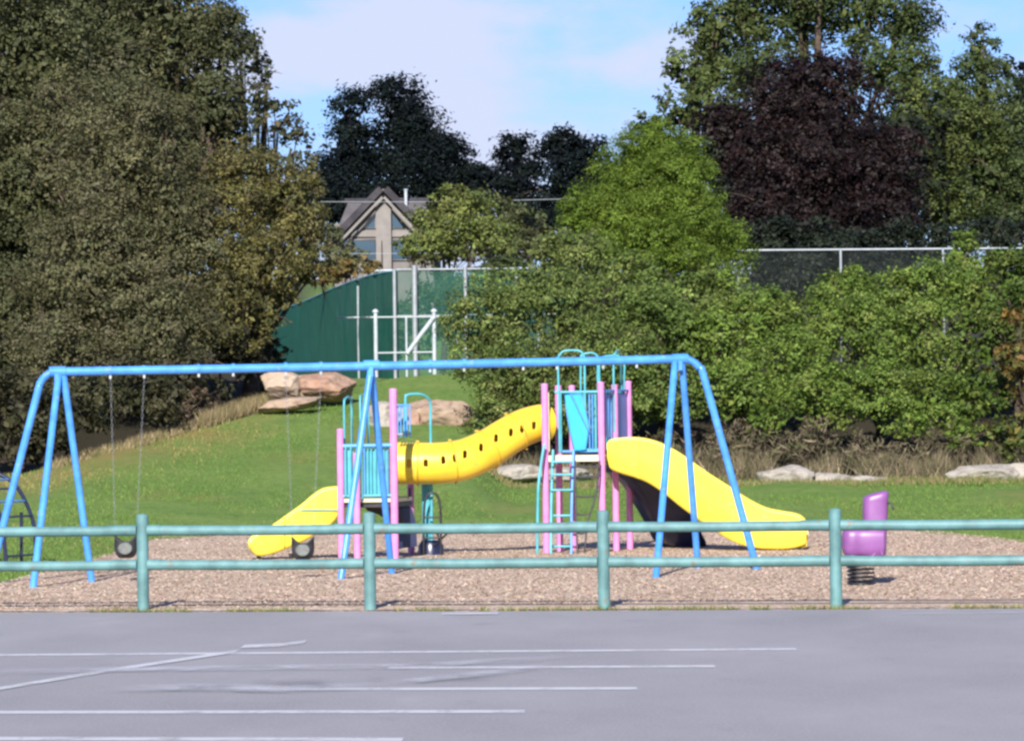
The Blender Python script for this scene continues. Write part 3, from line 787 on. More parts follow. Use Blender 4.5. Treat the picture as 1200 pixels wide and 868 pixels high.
plant('leafy_tree', 'green tree with a slim upright top at the picture edge', 'tree',
      [B(1150, 60, 22, 36, 146), B(1150, 110, 40, 40, 145), B(1175, 160, 45, 45, 144), B(1170, 215, 50, 42, 143), B(1160, 265, 50, 24, 142), B(1215, 240, 40, 60, 143)], .15, 1.15, TG, g_r, None, .25, seed=35, clump_r=.36, lump=.2, nl_=28, core=.22)
plant('dark_conifer', 'black green conifer peeping in beyond the slim topped tree', 'tree',
      [B(1200, 110, 22, 44, 210), B(1215, 170, 34, 44, 210)], .35, 1.5, DK, g_c, None, .4, mat='needle', seed=36, clump_r=.7)
plant('leafy_bush', 'dark bush behind the wire fence at the foot of the beech', 'bush',
      [B(910, 305, 45, 44, 121), B(1000, 305, 60, 36, 121), B(1090, 298, 60, 34, 121), B(1180, 290, 50, 40, 121), B(960, 290, 40, 28, 122), B(930, 335, 60, 28, 118), B(1020, 335, 60, 28, 118), B(970, 315, 60, 28, 119)], .15, 1.3, [((.015, .021, .013), 3), ((.022, .031, .015), 2)], None, None, .1, seed=37, clump_r=.35, part='foliage')

# ------------------------------------------------------------------ boulders
def rock(name, label, c, rx, ry, rz, mat, seed, group=None, flat=.55, rot=0.0, cat='boulder'):
    import bmesh
    bm = bmesh.new(); bmesh.ops.create_icosphere(bm, subdivisions=5, radius=1)
    rr = random.Random(seed); so = Vector((rr.random() * 50, rr.random() * 50, rr.random() * 50))
    cuts = [(Vector((rr.gauss(0, 1), rr.gauss(0, 1), rr.gauss(0, .8))).normalized(), rr.uniform(.58, .85)) for _ in range(11)]
    for v in bm.verts:
        p = v.co.copy()
        for nrm, dd in cuts:
            k = p.dot(nrm)
            if k > dd: p -= nrm * (k - dd) * .92
        p *= 1 + .10 * mnoise.noise(p * 2.0 + so) + .045 * mnoise.noise(p * 6 + so) + .02 * mnoise.noise(p * 15 + so)
        v.co = Matrix.Rotation(rot, 3, 'Y') @ Vector((p.x * rx * 1.12, p.y * ry * 1.12, p.z * rz * 1.12))
    me = bpy.data.meshes.new(name); bm.to_mesh(me); bm.free()
    me.polygons.foreach_set('use_smooth', [True] * len(me.polygons))
    me.materials.append(mat)
    o = bpy.data.objects.new(name, me); COL.objects.link(o); o.location = c
    return tag(o, label, cat, group)


def rk(label, px, py, rx, ry, D, mat, seed, group=None, rot=0.0, dep=None, name='boulder', cat='boulder'):
    s = D / F
    return rock(name, label, P(px, py, D), rx * s, (dep or rx * s * .8), ry * s, mat, seed, group, rot=rot, cat=cat)


g_b = 'boulders set into the hill'
rk('pale tan angular boulder tilted up beside the reddish one', 332, 452, 29, 17, 99.5, M['rock_tan'], 3, g_b, R(14))
rk('long low reddish boulder lying on the hill crest', 385, 453, 42, 15.5, 100, M['rock_red'], 5, g_b, R(2))
rk('flat brown slab half buried under the pale tan boulder', 338, 474, 42, 7, 98.6, M['rock_brown'], 8, g_b, R(-6))
rk('big rough tan boulder just above the yellow tube', 508, 491, 44, 30, 96, M['rock_brown'], 11, g_b, R(4))
rk('whitish rounded boulder seen between the middle swing legs', 451, 489, 24, 17, 95, M['rock_white'], 13, g_b, R(-4))
rk('brownish boulder half hidden by the tube and the pink post', 478, 503, 24, 20, 95.4, M['rock_red'], 17, g_b)
g_s = 'pale stones at the foot of the hedge'
for i, (px, py, rx, ry, lab) in enumerate([
        (608, 555, 32, 10, 'pale flat stone behind the tower ladder under the shrubs'),
        (662, 558, 29, 10, 'pale stone seen through the rungs of the tall tower'),
        (920, 562, 43, 16, 'largest whitish stone under the dry stems near the yellow slide'),
        (975, 564, 27, 12, 'small whitish stone next to the largest one'),
        (1015, 566, 25, 11, 'low whitish stone above the purple spring rider'),
        (1150, 555, 41, 14, 'broad grey white stone below the rusty bush'),
        (1196, 557, 29, 13, 'grey white stone at the end of the row')]):
    rk(lab, px, py, rx, ry, 90.6, M['rock_white'], 40 + i, g_s, name='stone', cat='stone')

# ------------------------------------------------------------------ pipe rail fence
fence_posts = [(-370, 717.2), (-98, 716), (168, 715), (434, 714), (708, 713), (980, 712), (1252, 711), (1525, 710)]
fp = [G(a, b) for a, b in fence_posts]
fence = thing('pipe_rail_fence', fp[3], 'teal painted two rail pipe fence along the edge of the asphalt', 'fence')
fdir = (fp[4] - fp[3]).normalized(); fnorm = Vector((fdir.y, -fdir.x, 0))
for i, p in enumerate(fp):
    mb = MB()
    h = 1.02; r = .063
    mb.tube([p + Vector((0, 0, z)) for z in (-.25, .5, h - .02)] , r, 20)
    mb.tube([p + Vector((0, 0, z)) for z in (h - .02, h - .006, h + .004)], [r, r * .85, r * .35], 20)
    post = mb.build('post', M['teal'], fence)
    for z in (.85, .485):            # welded saddle sleeves
        for a_, b_ in ((-.36, -.06), (.06, .20)):
            w = MB(); w.tube([p + fdir * a_ + Vector((0, 0, z)), p + fdir * b_ + Vector((0, 0, z))], .0575, 18)
            w.build('rail_sleeve', M['teal'], post)
    if i < len(fp) - 1:
        q = fp[i + 1]
        for z in (.85, .485):
            mb = MB()
            sag = [p.lerp(q, k / 6) + Vector((0, 0, z - .008 * math.sin(math.pi * k / 6) + random.uniform(-.002, .002))) for k in range(7)]
            sag[0] = p + fdir * .06 + Vector((0, 0, z)); sag[-1] = q - fdir * .06 + Vector((0, 0, z))
            mb.tube(sag, .054, 18)
            mb.build('rail', M['teal'], fence)

# ------------------------------------------------------------------ swing frame
tL, tR = P(67, 435.5, 53.4), P(797, 420.5, 54.6)
sw = thing('swing_frame', G(430, 676), 'blue steel swing frame with bent ends and two bays', 'swing frame')
RB = .054
mb = MB()
endL = [P(-16, 693, 53.4), P(0, 630, 53.4), P(43, 464, 53.4), P(46.5, 451, 53.4), P(51, 443, 53.4), P(58, 437.5, 53.4), tL]
endR = [tR, P(806, 421.2, 54.6), P(814, 425, 54.6), P(820, 431.5, 54.6), P(825, 442, 54.6), P(860, 568, 54.7), P(888.5, 672, 54.9)]
mb.tube(bez([tL, tL.lerp(tR, .5) + Vector((0, 0, -.01)), tR], 10), RB, 18, cap=False)
mb.build('top_bar', M['blue'], sw)
mb = MB(); mb.tube(bez(endL, 6), .047, 16); mb.build('end_leg', M['blue'], sw)
mb = MB(); mb.tube(bez(endR, 6), .047, 16); mb.build('end_leg', M['blue'], sw)


def on_bar(px):
    t = (px - 67) / (797 - 67); p = tL.lerp(tR, t); return p


for pxt, foot in ((69, (38, 690)), (74, (108.5, 683)), (791, (768, 679)), (799, (818.5, 668))):
    mb = MB(); a = on_bar(pxt) + Vector((0, 0, -.02)); f = G(*foot) + Vector((0, 0, -.05))
    mb.tube([a, a.lerp(f, .5), f], .043, 14); mb.build('leg', M['blue'], sw)
for foot, D in (((398.5, 0), 53.1), ((460, 0), 55.2)):
    f = P(foot[0], 600, D); f = Vector((f.x - (.012 * .9), f.y, -.05))
    mb = MB(); a = on_bar(431) + Vector((0, 0, -.02)); mb.tube([a, a.lerp(f, .5), f], .043, 14); mb.build('leg', M['blue'], sw)
for px in (67, 431, 797):            # yoke clamps joining bar and legs
    p = on_bar(px); d = (tR - tL).normalized(); mb = MB()
    mb.tube([p - d * .10, p + d * .10], .066, 16); mb.box(p + Vector((.0, 0, -.085)), .05, .16, .12, 0)
    mb.build('yoke', M['blue'], sw)
hang_px = [128, 167, 230, 270, 331, 372, 500, 540, 610, 650, 705, 745]
for px in hang_px:
    p = on_bar(px); d = (tR - tL).normalized(); mb = MB()
    mb.tube([p - d * .02, p + d * .02], .058, 14)
    h_ = mb.build('hanger', M['blue'], sw)
    mb = MB(); mb.box(p + Vector((0, 0, -.078)), .028, .02, .05); mb.build('hook', M['galv'], h_)


def bucket_swing(pxa, pxb, seatpx, seaty, label):
    a = on_bar(pxa) + Vector((0, 0, -.10)); b = on_bar(pxb) + Vector((0, 0, -.10))
    D = (a.y + b.y) / 2
    s = P(seatpx, seaty, D)
    t = thing('bucket_swing', (s.x, s.y, 0), label, 'swing', 'bucket swings hanging from the blue frame')
    # bucket: half bowl with leg openings, a raised rim and an inner hollow
    rings = []
    prof = [(.04, -.135), (.09, -.128), (.125, -.09), (.142, -.03), (.146, .03), (.143, .085), (.150, .10), (.143, .115), (.128, .11), (.122, .05), (.115, -.03), (.095, -.085), (.05, -.11)]
    seg = 28
    for r, z in prof:
        rings.append([s + Vector((r * math.cos(2*math.pi*k/seg), r * .85 * math.sin(2*math.pi*k/seg), z + (.045 * math.cos(4*math.pi*k/seg) if z > .06 else 0))) for k in range(seg)])
    mb = MB(); mb.loft(rings, cap=True); seat = mb.build('seat', M['rubber'], t)
    mb = MB()
    mb.loft([[s + Vector((.092 * k * math.cos(w), -.128 - e - .0, -.012 + .078 * k * math.sin(w))) for w in np.linspace(0, 6.283, 25)[:-1]] for e, k in ((-.03, 1.0), (.004, .98), (.010, .85))])
    mb.build('seat_front', M['grey_rubber'], seat)
    for p, sx in ((a, -.13), (b, .13)):
        e = s + Vector((sx, 0, .12)); mb = MB(); L = (p - e).length; nn = int(L / .05)
        for i in range(nn):
            c = p.lerp(e, (i + .5) / nn); d = (e - p).normalized()
            side = Vector((1, 0, 0)) if i % 2 else Vector((0, 1, 0))
            side = (side - d * side.dot(d)).normalized()
            ring = [c + d * (.031 * math.cos(w)) + side * (.012 * math.sin(w)) for w in np.linspace(0, 6.283, 9)[:-1]]
            mb.tube(ring,   .0019, 5, closed=True)
        mb.build('chain', M['chain'], t)
    return t


bucket_swing(128, 167, 147.5, 641, 'black bucket swing hanging over the grass beside a teal fence post')
bucket_swing(331, 372, 355, 643, 'black bucket swing hanging in front of the short yellow slide')

# ------------------------------------------------------------------ play structure
PS = thing('play_structure', G(570, 650), 'pink posted play structure with yellow tube, yellow slides and teal rails', 'playground')


def vert(pxtop, ytop, D, zb=-.1):
    p = P(pxtop, ytop, D); return p, Vector((p.x, p.y, zb))


def post(px, ytop, D, mat='pink', r=.05):
    a, b = vert(px, ytop, D); mb = MB()
    mb.tube([b, b.lerp(a, .5), a - Vector((0, 0, .015))], r, 16)
    mb.tube([a - Vector((0, 0, .015)), a, a + Vector((0, 0, .012))], [r * 1.06, r * 1.04, r * .5], 16)
    mb.build('post', M[mat], PS)
    return a, b


def rod(name, pts, r, mat, n=6, seg=10):
    mb = MB(); mb.tube(bez(pts, n) if len(pts) > 2 else pts, r, seg); return mb.build(name, M[mat], PS)


# tall tower: front D 63.4 .. back 65.2
DF, DM, DB = 63.3, 64.1, 65.0
for px, yt, D in ((638, 450, DF), (704, 448, DF - .15), (654, 452, DM), (720, 451, DM - .15), (670, 452, DB), (736, 447, DB - .15)):
    post(px, yt, D)
zdeck = P(690, 533, DF).z


def atz(px, D, z):
    p = P(px, 500, D); q = Vector((p.x, D, z)); k = 0.0122 * (z - p.z); return q


c1, c2, c3, c4 = atz(639.5, DF, zdeck), atz(705.5, DF - .15, zdeck), atz(737.5, DB - .15, zdeck), atz(671.5, DB, zdeck)
mb = MB(); mb.prism([c1, c2, c3, c4], (0, 0, -.09)); mb.build('deck', M['cream'], PS)
# front side: bars, rails, cyan panel
yt, yb = 459.5, 529
D0 = DF - .03
rod('guard_rail', [P(650, yt, D0), P(703, yt - .7, D0 - .1)], .020, 'lteal')
rod('guard_rail', [P(656, yb, D0), P(703, yb - .7, D0 - .1)], .020, 'pblue')
for px, m_ in ((657, 'lteal'), (690.5, 'pblue'), (694, 'pblue'), (698, 'lteal'), (701.2, 'pblue')):
    rod('guard_bar', [P(px, yt, D0 - .05), P(px + .8, yb, D0 - .05)], .0125, m_)
mb = MB(); poly = [(661.5, 461.5), (681, 461), (686, 480), (690, 500), (687, 527), (672.5, 528), (668, 505), (663, 475)]
mb.prism([P(a, b, D0 - .10) for a, b in poly], (0, .03, 0)); mb.build('cyan_panel', M['cyan'], PS)
mb = MB(); mb.tube([P(a, b, D0 - .11) for a, b in poly], .010, 6, closed=True); mb.build('panel_frame', M['pblue'], PS)
rod('guard_bar', [P(669, 461, D0 - .14), P(690, 505, D0 - .14)], .012, 'pblue')
# left side: tube entry plate and back bars
mb = MB()
tube_c = P(641, 494.5, 63.7)
nh = 32; inner = [tube_c + Vector((.0, .31 * math.cos(2*math.pi*k/nh), .31 * math.sin(2*math.pi*k/nh))) for k in range(nh)]
sq = []
for k in range(nh):
    c, s_ = math.cos(2*math.pi*k/nh), math.sin(2*math.pi*k/nh); m_ = max(abs(c), abs(s_)); sq.append(tube_c + Vector((0, .38 * c / m_, .44 * s_ / m_)))
lay = [inner, sq, [p + Vector((.03, 0, 0)) for p in sq], [p + Vector((.03, 0, 0)) for p in inner], inner]
mb.loft(lay, cap=False, smooth=False); mb.build('tube_entry_panel', M['cream'], PS)
mb = MB(); mb.prism([P(650.5, 463, DM + .02), P(656, 463, DM + .5), P(657, 527, DM + .5), P(651.5, 527, DM + .02)], (.02, 0, 0)); mb.build('entry_side_panel', M['cream'], PS)
rod('guard_rail', [P(655, 459, DM), P(670, 459.3, DB)], .018, 'lteal')
# back side bars
rod('guard_rail', [P(671, 460, DB), P(736, 458.5, DB - .15)], .018, 'lteal')
rod('guard_rail', [P(671, 527, DB), P(736, 525.5, DB - .15)], .018, 'lteal')
for k in range(9):
    px = 677 + k * 6.6
    rod('guard_bar', [P(px, 460, DB - .05), P(px + .8, 526.5, DB - .05)], .011, 'lteal')
# slide-side upper panel
rod('guard_rail', [P(706, 458, DF - .1), P(736, 457, DB - .18)], .018, 'pblue')
for px, D in ((709, 63.4), (712.5, 63.6), (716, 63.8), (724, 64.3), (729, 64.5)):
    rod('guard_bar', [P(px, 458, D), P(px + .7, 528, D)], .0125, 'pblue')
mb = MB(); mb.prism([P(722.5, 462, DM + .05), P(733, 461, DB - .25), P(734, 524, DB - .25), P(723.5, 525, DM + .05)], (.02, 0, 0)); mb.build('side_panel', M['violet'], PS)
mb = MB(); mb.prism([P(708, 462, DF + .1), P(713, 462, DF + .45), P(714, 512, DF + .45), P(709, 512, DF + .1)], (.02, 0, 0)); mb.build('side_panel', M['violet'], PS)
# overhead arches
rod('arch_rail', [P(656, 530, 63.2), P(655, 470, 63.2), P(654, 424, 63.2), P(656.5, 415, 63.2), P(662, 411, 63.2), P(672, 410.5, 63.2), P(680, 411.5, 63.2), P(684, 417, 63.2), P(685, 428, 63.2), P(686, 505, 63.2)], .017, 'lteal')
rod('arch_rail', [P(681, 500, 63.5), P(680.5, 425, 63.5), P(683, 416, 63.5), P(690, 413.5, 63.5), P(696, 414, 63.5), P(701, 419, 63.5), P(702, 430, 63.5), P(702.5, 452, 63.5)], .016, 'lteal')
rod('arch_rail', [P(720, 505, 63.9), P(719, 425, 63.9), P(721, 414, 63.9), P(724, 411, 64.2), P(727, 416, 64.5), P(728, 428, 64.7), P(729, 505, 64.7)], .016, 'lteal')
rod('arch_rail', [P(731, 457, 64.8), P(731.5, 424, 64.8), P(726, 417, 64.9), P(706, 418, 65.0), P(700.5, 426, 65.0), P(701, 460, 65.0)], .014, 'lteal')
# step ladder
for px in (645.5, 669.5):
    rod('ladder_rail', [P(px + 2.5, 527, 63.15), P(px + .5, 590, 62.9), P(px, 655, 62.65)], .021, 'lteal' if px < 650 else 'pblue')
for y in (541, 556, 574, 604, 624, 640):
    rod('rung', [P(645.5, y, 62.9), P(671, y - .3, 62.9)], .017, 'lteal')
rod('grab_pole', [P(638, 520, 63.1), P(634.5, 540, 63.05), P(631, 570, 63), P(630, 610, 63), P(629.5, 656, 63)], .021, 'lteal')
# dark curved net climber
rod('climber_rail', [P(703, 540, 63), P(701, 560, 62.9), P(696, 588, 62.8), P(689, 612, 62.7), P(684, 655, 62.6)], .014, 'black')
rod('climber_rail', [P(674, 540, 63), P(674, 565, 62.9), P(675, 600, 62.8), P(677, 655, 62.6)], .014, 'black')
for y, a, b in ((546, 674, 702.5), (558, 674, 701), (581, 674.5, 697.5), (602, 675, 692), (624, 676, 687), (640, 677, 685)):
    rod('climber_rung', [P(a, y, 62.85), P((a + b) / 2, y + 1, 62.85), P(b, y, 62.85)], .012, 'black')


# slides
def chute(name, top, bot, D0, D1, width, mat, wall=.035, n=5):
    T = bez([P(a, b, D0 + (D1 - D0) * i / (len(top) - 1)) for i, (a, b) in enumerate(top)], n)
    Bm = bez([P(a, b, D0 + (D1 - D0) * i / (len(bot) - 1)) for i, (a, b) in enumerate(bot)], n)
    rings = []
    m_ = len(T)
    for i in range(m_):
        t, b = T[i], Bm[i]
        up = (t - b); h = max(up.length, .05); u = up / h
        tg = (T[min(i+1, m_-1)] + Bm[min(i+1, m_-1)] - T[max(i-1, 0)] - Bm[max(i-1, 0)])
        tg.z *= .0
        w = Vector((-tg.y, tg.x, 0)).normalized()
        if w.y < 0: w = -w
        rr = .03; bed = min(.07, h * .35)
        prof = [(-.015, h * 1.0 - .02), (-.012, h - .05), (0, h * .55), (.012, rr * 1.6), (.05, 0), (width - .05, 0), (width - .012, rr * 1.6), (width, h * .55), (width + .012, h - .05), (width + .015, h - .02),
                (width + .005, h), (width - wall, h), (width - wall - .008, h - .03), (width - wall - .01, h * .6), (width - wall - .03, bed + .05), (width - wall - .09, bed),
                (wall + .09, bed), (wall + .03, bed + .05), (wall + .01, h * .6), (wall + .008, h - .03), (wall, h), (-.005, h)]
        rings.append([b + w * x + u * z for x, z in prof])
    mb = MB(); mb.loft(rings, cap=True, smooth=True)
    return mb.build(name, M[mat], PS)


sl = chute('slide', [(711.5, 519), (716, 514.5), (730, 512.5), (748, 512.5), (766, 516), (785, 524), (806, 537), (830, 554), (855, 570), (878, 585), (898, 595), (916, 599), (933, 602), (941, 607), (945, 618)],
      [(711.5, 541), (715, 549), (727, 554.5), (744, 559.5), (760, 566), (778, 578), (798, 594), (820, 610), (838, 622), (856, 633), (874, 640), (893, 643), (914, 643.5), (932, 642), (944, 638)], 63.3, 63.15, .62, 'yellow')
mb = MB()
for px in (748.5,):
    mb.tube([P(px, 513, 63.26), P(px + .4, 530, 63.25), P(px - .6, 560, 63.25)], .008, 6)
mb.build('seam', M['yellow'], sl)
mb = MB(); mb.prism([P(939, 614, 63.25), P(945.5, 615, 63.25), P(945.5, 640, 63.25), P(939, 642, 63.25)], (0, .45, 0)); mb.build('exit_lip', M['tube_yellow'], sl)
mb = MB(); mb.tube([Vector(P(905, 640, 63.3)), Vector((P(905, 640, 63.3).x, 63.3, -.1))], .03, 10); mb.build('exit_support', M['black'], sl)
chute('dark_slide', [(735, 541), (745, 549), (760, 561), (775, 574), (790, 586), (806, 598), (816, 611), (822, 624), (827, 634)],
      [(731, 553), (741, 562), (752, 578), (762, 594), (772, 611), (781, 628), (793, 640), (810, 644.5), (827, 645)], 64.4, 65.0, .55, 'navy')
rod('dark_slide_edge', [P(751, 553, 64.36), P(770, 567, 64.44), P(790, 583, 64.55), P(806, 596, 64.65)], .016, 'violet')

sl = chute('slide', [(397.5, 570), (388, 570.8), (378, 573), (367, 580), (355, 590), (341, 600), (327, 610), (313, 619), (302, 625), (297, 629), (294.5, 636)],
      [(397.5, 603), (391, 612), (383, 619), (373, 625), (362, 631), (350, 637), (338, 642), (325, 647), (312, 650.5), (302, 651), (295, 645)], 61.5, 61.42, .55, 'yellow')
mb = MB(); mb.tube([P(333, 604.5, 61.41), P(332.5, 640, 61.41)], .010, 6); mb.build('seam', M['yellow'], sl)
mb = MB(); mb.tube([P(352, 597.5, 61.43), P(398, 597, 61.46)], .009, 6); mb.build('side_rod', M['lteal'], sl)
mb = MB()
for px in (303, 341):
    q = P(px, 648, 61.6); mb.tube([q, Vector((q.x, q.y, -.1))], .028, 10)
mb.build('exit_support', M['black'], sl)

# tube tunnel with real slots
ctr = [(642, 494.5, 63.7), (630, 495.5, 63.62), (612, 501.5, 63.5), (592, 513, 63.35), (574, 524.5, 63.2), (556, 533.5, 63.05), (538, 539.5, 62.95), (515, 542.5, 62.9), (490, 542.8, 62.88), (462, 542.5, 62.88)]
rad = [.265, .268, .275, .285, .292, .298, .302, .304, .306, .31]
path = bez([P(*c) for c in ctr], 36); nP = len(path); seg = 120
rr_ = [float(np.interp(i / (nP - 1), np.linspace(0, 1, len(rad)), rad)) for i in range(nP)]
slots = [(478.7, 543), (499, 542.5), (519.5, 539), (533, 536.5), (545, 532), (564, 524), (581.5, 513), (599, 506.5), (612, 502.5), (626, 498.5)]
vs = []; fs = []; up = Vector((0, -1, 0))
for i in range(nP):
    t = (path[min(i+1, nP-1)] - path[max(i-1, 0)]).normalized()
    a = (up - t * up.dot(t)).normalized(); b = t.cross(a)
    for k in range(seg):
        w = 2 * math.pi * k / seg; vs.append(path[i] + (a * math.cos(w) + b * math.sin(w)) * rr_[i])
sl3 = [P(a, b_, 62.6) for a, b_ in slots]
CMT = CM.transposed()
def topix(p):
    q = CMT @ (Vector(p) - Vector((0, 0, CAMZ))); return 600 - F * q.x / q.z, 434 + F * q.y / q.z
pix = [topix(v) for v in vs]
for i in range(nP - 1):
    for k in range(seg):
        k2 = (k + 1) % seg; f = (i*seg+k, i*seg+k2, (i+1)*seg+k2, (i+1)*seg+k)
        cx = sum(pix[j][0] for j in f) / 4; cy = sum(pix[j][1] for j in f) / 4
        front = vs[f[0]].y < path[i].y
        if front and any(abs((cx - sx) / 2.5) ** 3.5 + abs((cy - sy) / 4.9) ** 3.5 < 1 for sx, sy in slots): continue
        fs.append(f)
mb = MB(); mb.add(vs, fs, True)
tb = mb.build('tube_tunnel', M['tube_yellow'], PS)
md = tb.modifiers.new('thick', 'SOLIDIFY'); md.thickness = .02; md.offset = -1
for px in (489, 530.5, 570, 604):
    i = min(range(nP), key=lambda j: abs(topix(path[j])[0] - px))
    t = (path[min(i+1, nP-1)] - path[max(i-1, 0)]).normalized(); a = (up - t * up.dot(t)).normalized(); b = t.cross(a)
    mb = MB(); ring = [path[i] + (a * math.cos(w) + b * math.sin(w)) * (rr_[i] + .004) for w in np.linspace(0, 2*math.pi, 49)[:-1]]
    mb.tube(ring, .011, 8, closed=True)
    for w in (2.2 * .7, -2.2 * .7, math.pi):
        c = path[i] + (a * math.cos(w) + b * math.sin(w)) * (rr_[i] + .02); mb.box(c, .045, .04, .02)
    mb.build('tube_flange', M['flange'], tb)

# low tower
LF, LB = 61.4, 62.6
post(398.5, 503, LF); post(460.5, 456, LF - .1, r=.056); post(417.5, 531, LF - .25, r=.05); post(480.5, 521, 63.5)
zl = P(430, 584, LF).z
mb = MB(); mb.prism([atz(399, LF, zl), atz(463, LF - .1, zl), atz(482, LB - .1, zl), atz(419, LB, zl)], (0, 0, -.05)); mb.build('deck', M['cream'], PS)
mb = MB(); mb.prism([atz(401, LF + .05, zl - .055), atz(461, LF - .05, zl - .055), atz(480, LB - .15, zl - .055), atz(419, LB - .05, zl - .055)], (0, 0, -.07)); mb.build('deck_frame', M['black'], PS)
rod('guard_rail', [P(402, 522.5, LF - .02), P(459, 521.5, LF - .12)], .030, 'pblue')
rod('guard_rail', [P(402, 581, LF - .02), P(461, 580, LF - .12)], .018, 'lteal')
for px in (405, 411, 427, 431, 435, 440, 445, 450, 454):
    rod('guard_bar', [P(px, 523, LF - .05), P(px + .6, 581, LF - .05)], .013, 'lteal' if px not in (427, 454) else 'pblue')
mb = MB(); mb.prism([P(426, 526, LF + .02), P(455, 526, LF - .03), P(455.5, 579, LF - .03), P(426.5, 579, LF + .02)], (0, .02, 0)); mb.build('teal_panel', M['lteal'], PS)
mb = MB(); mb.prism([P(403, 526, LF + .02), P(414, 526, LF + .02), P(414.5, 579, LF + .02), P(403.5, 579, LF + .02)], (0, .02, 0)); mb.build('teal_panel', M['lteal'], PS)
rod('arch_rail', [P(404.5, 580, 61.7), P(403.8, 520, 61.7), P(403.2, 474, 61.7), P(405, 467, 61.8), P(408.5, 465, 62.0), P(411.5, 468, 62.3), P(412, 476, 62.4), P(413, 580, 62.4)], .016, 'lteal')
rod('arch_rail', [P(424.5, 584, 61.3), P(423.5, 530, 61.3), P(422, 470, 61.4), P(424, 464, 61.5), P(427.5, 462.5, 61.7), P(431, 466, 61.9), P(432, 520, 62)], .014, 'lteal')
# back right guard (bars seen above the tube)
rod('guard_rail', [P(464, 475, LB - .2), P(480.5, 474.5, LB - .1)], .016, 'pblue')
rod('guard_rail', [P(464, 509, LB - .2), P(480.5, 508.5, LB - .1)], .016, 'white')
for px in (466, 469.5, 473, 476.5, 480):
    rod('guard_bar', [P(px, 475, LB - .15), P(px + .5, 512, LB - .15)], .011, 'pblue')
rod('arch_rail', [P(475.8, 512, 62.9), P(475, 468, 62.9), P(477, 463, 62.9), P(484, 461.5, 62.95), P(494, 462, 63.0), P(501, 466, 63.05), P(504.5, 474, 63.1), P(504.5, 500, 63.1), P(505.5, 560, 63.1), P(506, 655, 63.1)], .019, 'lteal')
rod('support_post', [P(500, 560, 63.3), P(500.5, 610, 63.3), P(501, 655, 63.3)], .075, 'lteal', seg=16)
rod('climber_hoop', [P(496.5, 652, 62.95), P(497, 600, 62.95), P(498.5, 586, 62.95), P(502, 579, 62.95), P(507, 577, 62.95), P(512, 580, 62.95), P(515, 588, 62.95), P(516.5, 605, 62.95), P(516.5, 652, 62.95)], .018, 'black')
rod('climber_rung', [P(497, 606, 62.95), P(516.5, 605.7, 62.95)], .014, 'black')
rod('climber_rung', [P(497, 630, 62.95), P(516.5, 629.7, 62.95)], .014, 'black')
mb = MB(); q = P(505, 640, 63.2); mb.tube([Vector((q.x, q.y, -.05)), Vector((q.x, q.y, .16)), Vector((q.x, q.y, .24))], [.19, .19, .14], 18); mb.build('climber_base', M['navy'], PS)
mb = MB()
for (a, b_) in (((511, 620), (517, 640)), ((508, 640), (527, 622)), ((497, 618), (495, 648))):
    mb.tube([P(*a, 63.0), P(*b_, 63.2)], .015, 8)
mb.build('climber_step', M['black'], PS)
# flat dark panels under the low deck
rings = []
for k in range(13):
    w = math.pi * .5 * k / 12
    rings.append((k, w))
poly = [P(441, 590, 62.3), P(474, 588, 62.3), P(483, 596, 62.35), P(487, 610, 62.35), P(489, 640, 62.35), P(463, 643, 62.3), P(462, 622, 62.3), P(452, 606, 62.3)]
mb = MB(); mb.prism(poly, (0, .05, 0)); mb.build('dark_panel', M['navy'], PS)
mb = MB(); mb.prism([P(424, 588, 62.2), P(461, 588, 62.1), P(470, 600, 62.2), P(474, 616, 62.2), P(458, 613, 62.2), P(444, 603, 62.2), P(430, 598, 62.2)], (0, .05, 0)); mb.build('dark_panel', M['black'], PS)
for pts in ([P(480, 571, 62.6), P(480.5, 592, 62.6)], [P(464, 583, 62.0), P(478, 583, 62.2)]):
    rod('tube_bracket', pts, .02, 'black')

# ------------------------------------------------------------------ spring rider
D = 49.3
sp = thing('spring_rider', G(1010, 697), 'purple seat shaped spring rider on a black coil spring', 'spring rider')
def sup(w, a, b, e=.55):
    c, q = math.cos(w), math.sin(w); return a * math.copysign(abs(c) ** e, c), b * math.copysign(abs(q) ** e, q)


W_ = [2 * math.pi * k / 36 for k in range(36)]
rings = []
for y, xl, xr, dpt, k in ((652, 1012, 1037, .15, .8), (649, 1010.5, 1038, .165, 1), (636, 1010.5, 1038.5, .17, 1), (618, 1011, 1039, .165, 1), (600, 1011, 1040, .155, 1), (586, 1011, 1040.8, .15, 1), (581, 1011.2, 1041, .15, 1), (578.5, 1012, 1040.5, .145, .94), (577.3, 1014, 1039.5, .13, .80), (576.8, 1018, 1036, .09, .5)):
    a = P(xl, y, D); b_ = P(xr, y, D); cx = (a + b_) / 2; hx = (b_ - a).length / 2 * k
    sl_ = .22 * max(0, min(1, (600 - y) / 20))
    rings.append([Vector((cx.x + sup(w, hx, 1)[0], D + sup(w, 1, dpt * k)[1], cx.z + sup(w, hx, 1)[0] * sl_ * 1.1)) for w in W_])
mb = MB(); mb.loft(rings, cap=True, smooth=True); bd = mb.build('backrest', M['purple'], sp)
rings = []
for px, k in ((986.8, .45), (987.8, .72), (990, .9), (994, 1.0), (1002, 1.02), (1006, .97), (1010, 1.0), (1024, 1.0), (1034, .97)):
    c = P(px, 635, D); rings.append([Vector((c.x, D + sup(w, .185 * k, 1)[0], c.z + sup(w, 1, .172 * k)[1])) for w in W_])
mb = MB(); mb.loft(rings, cap=True, smooth=True); mb.build('seat', M['purple'], sp)

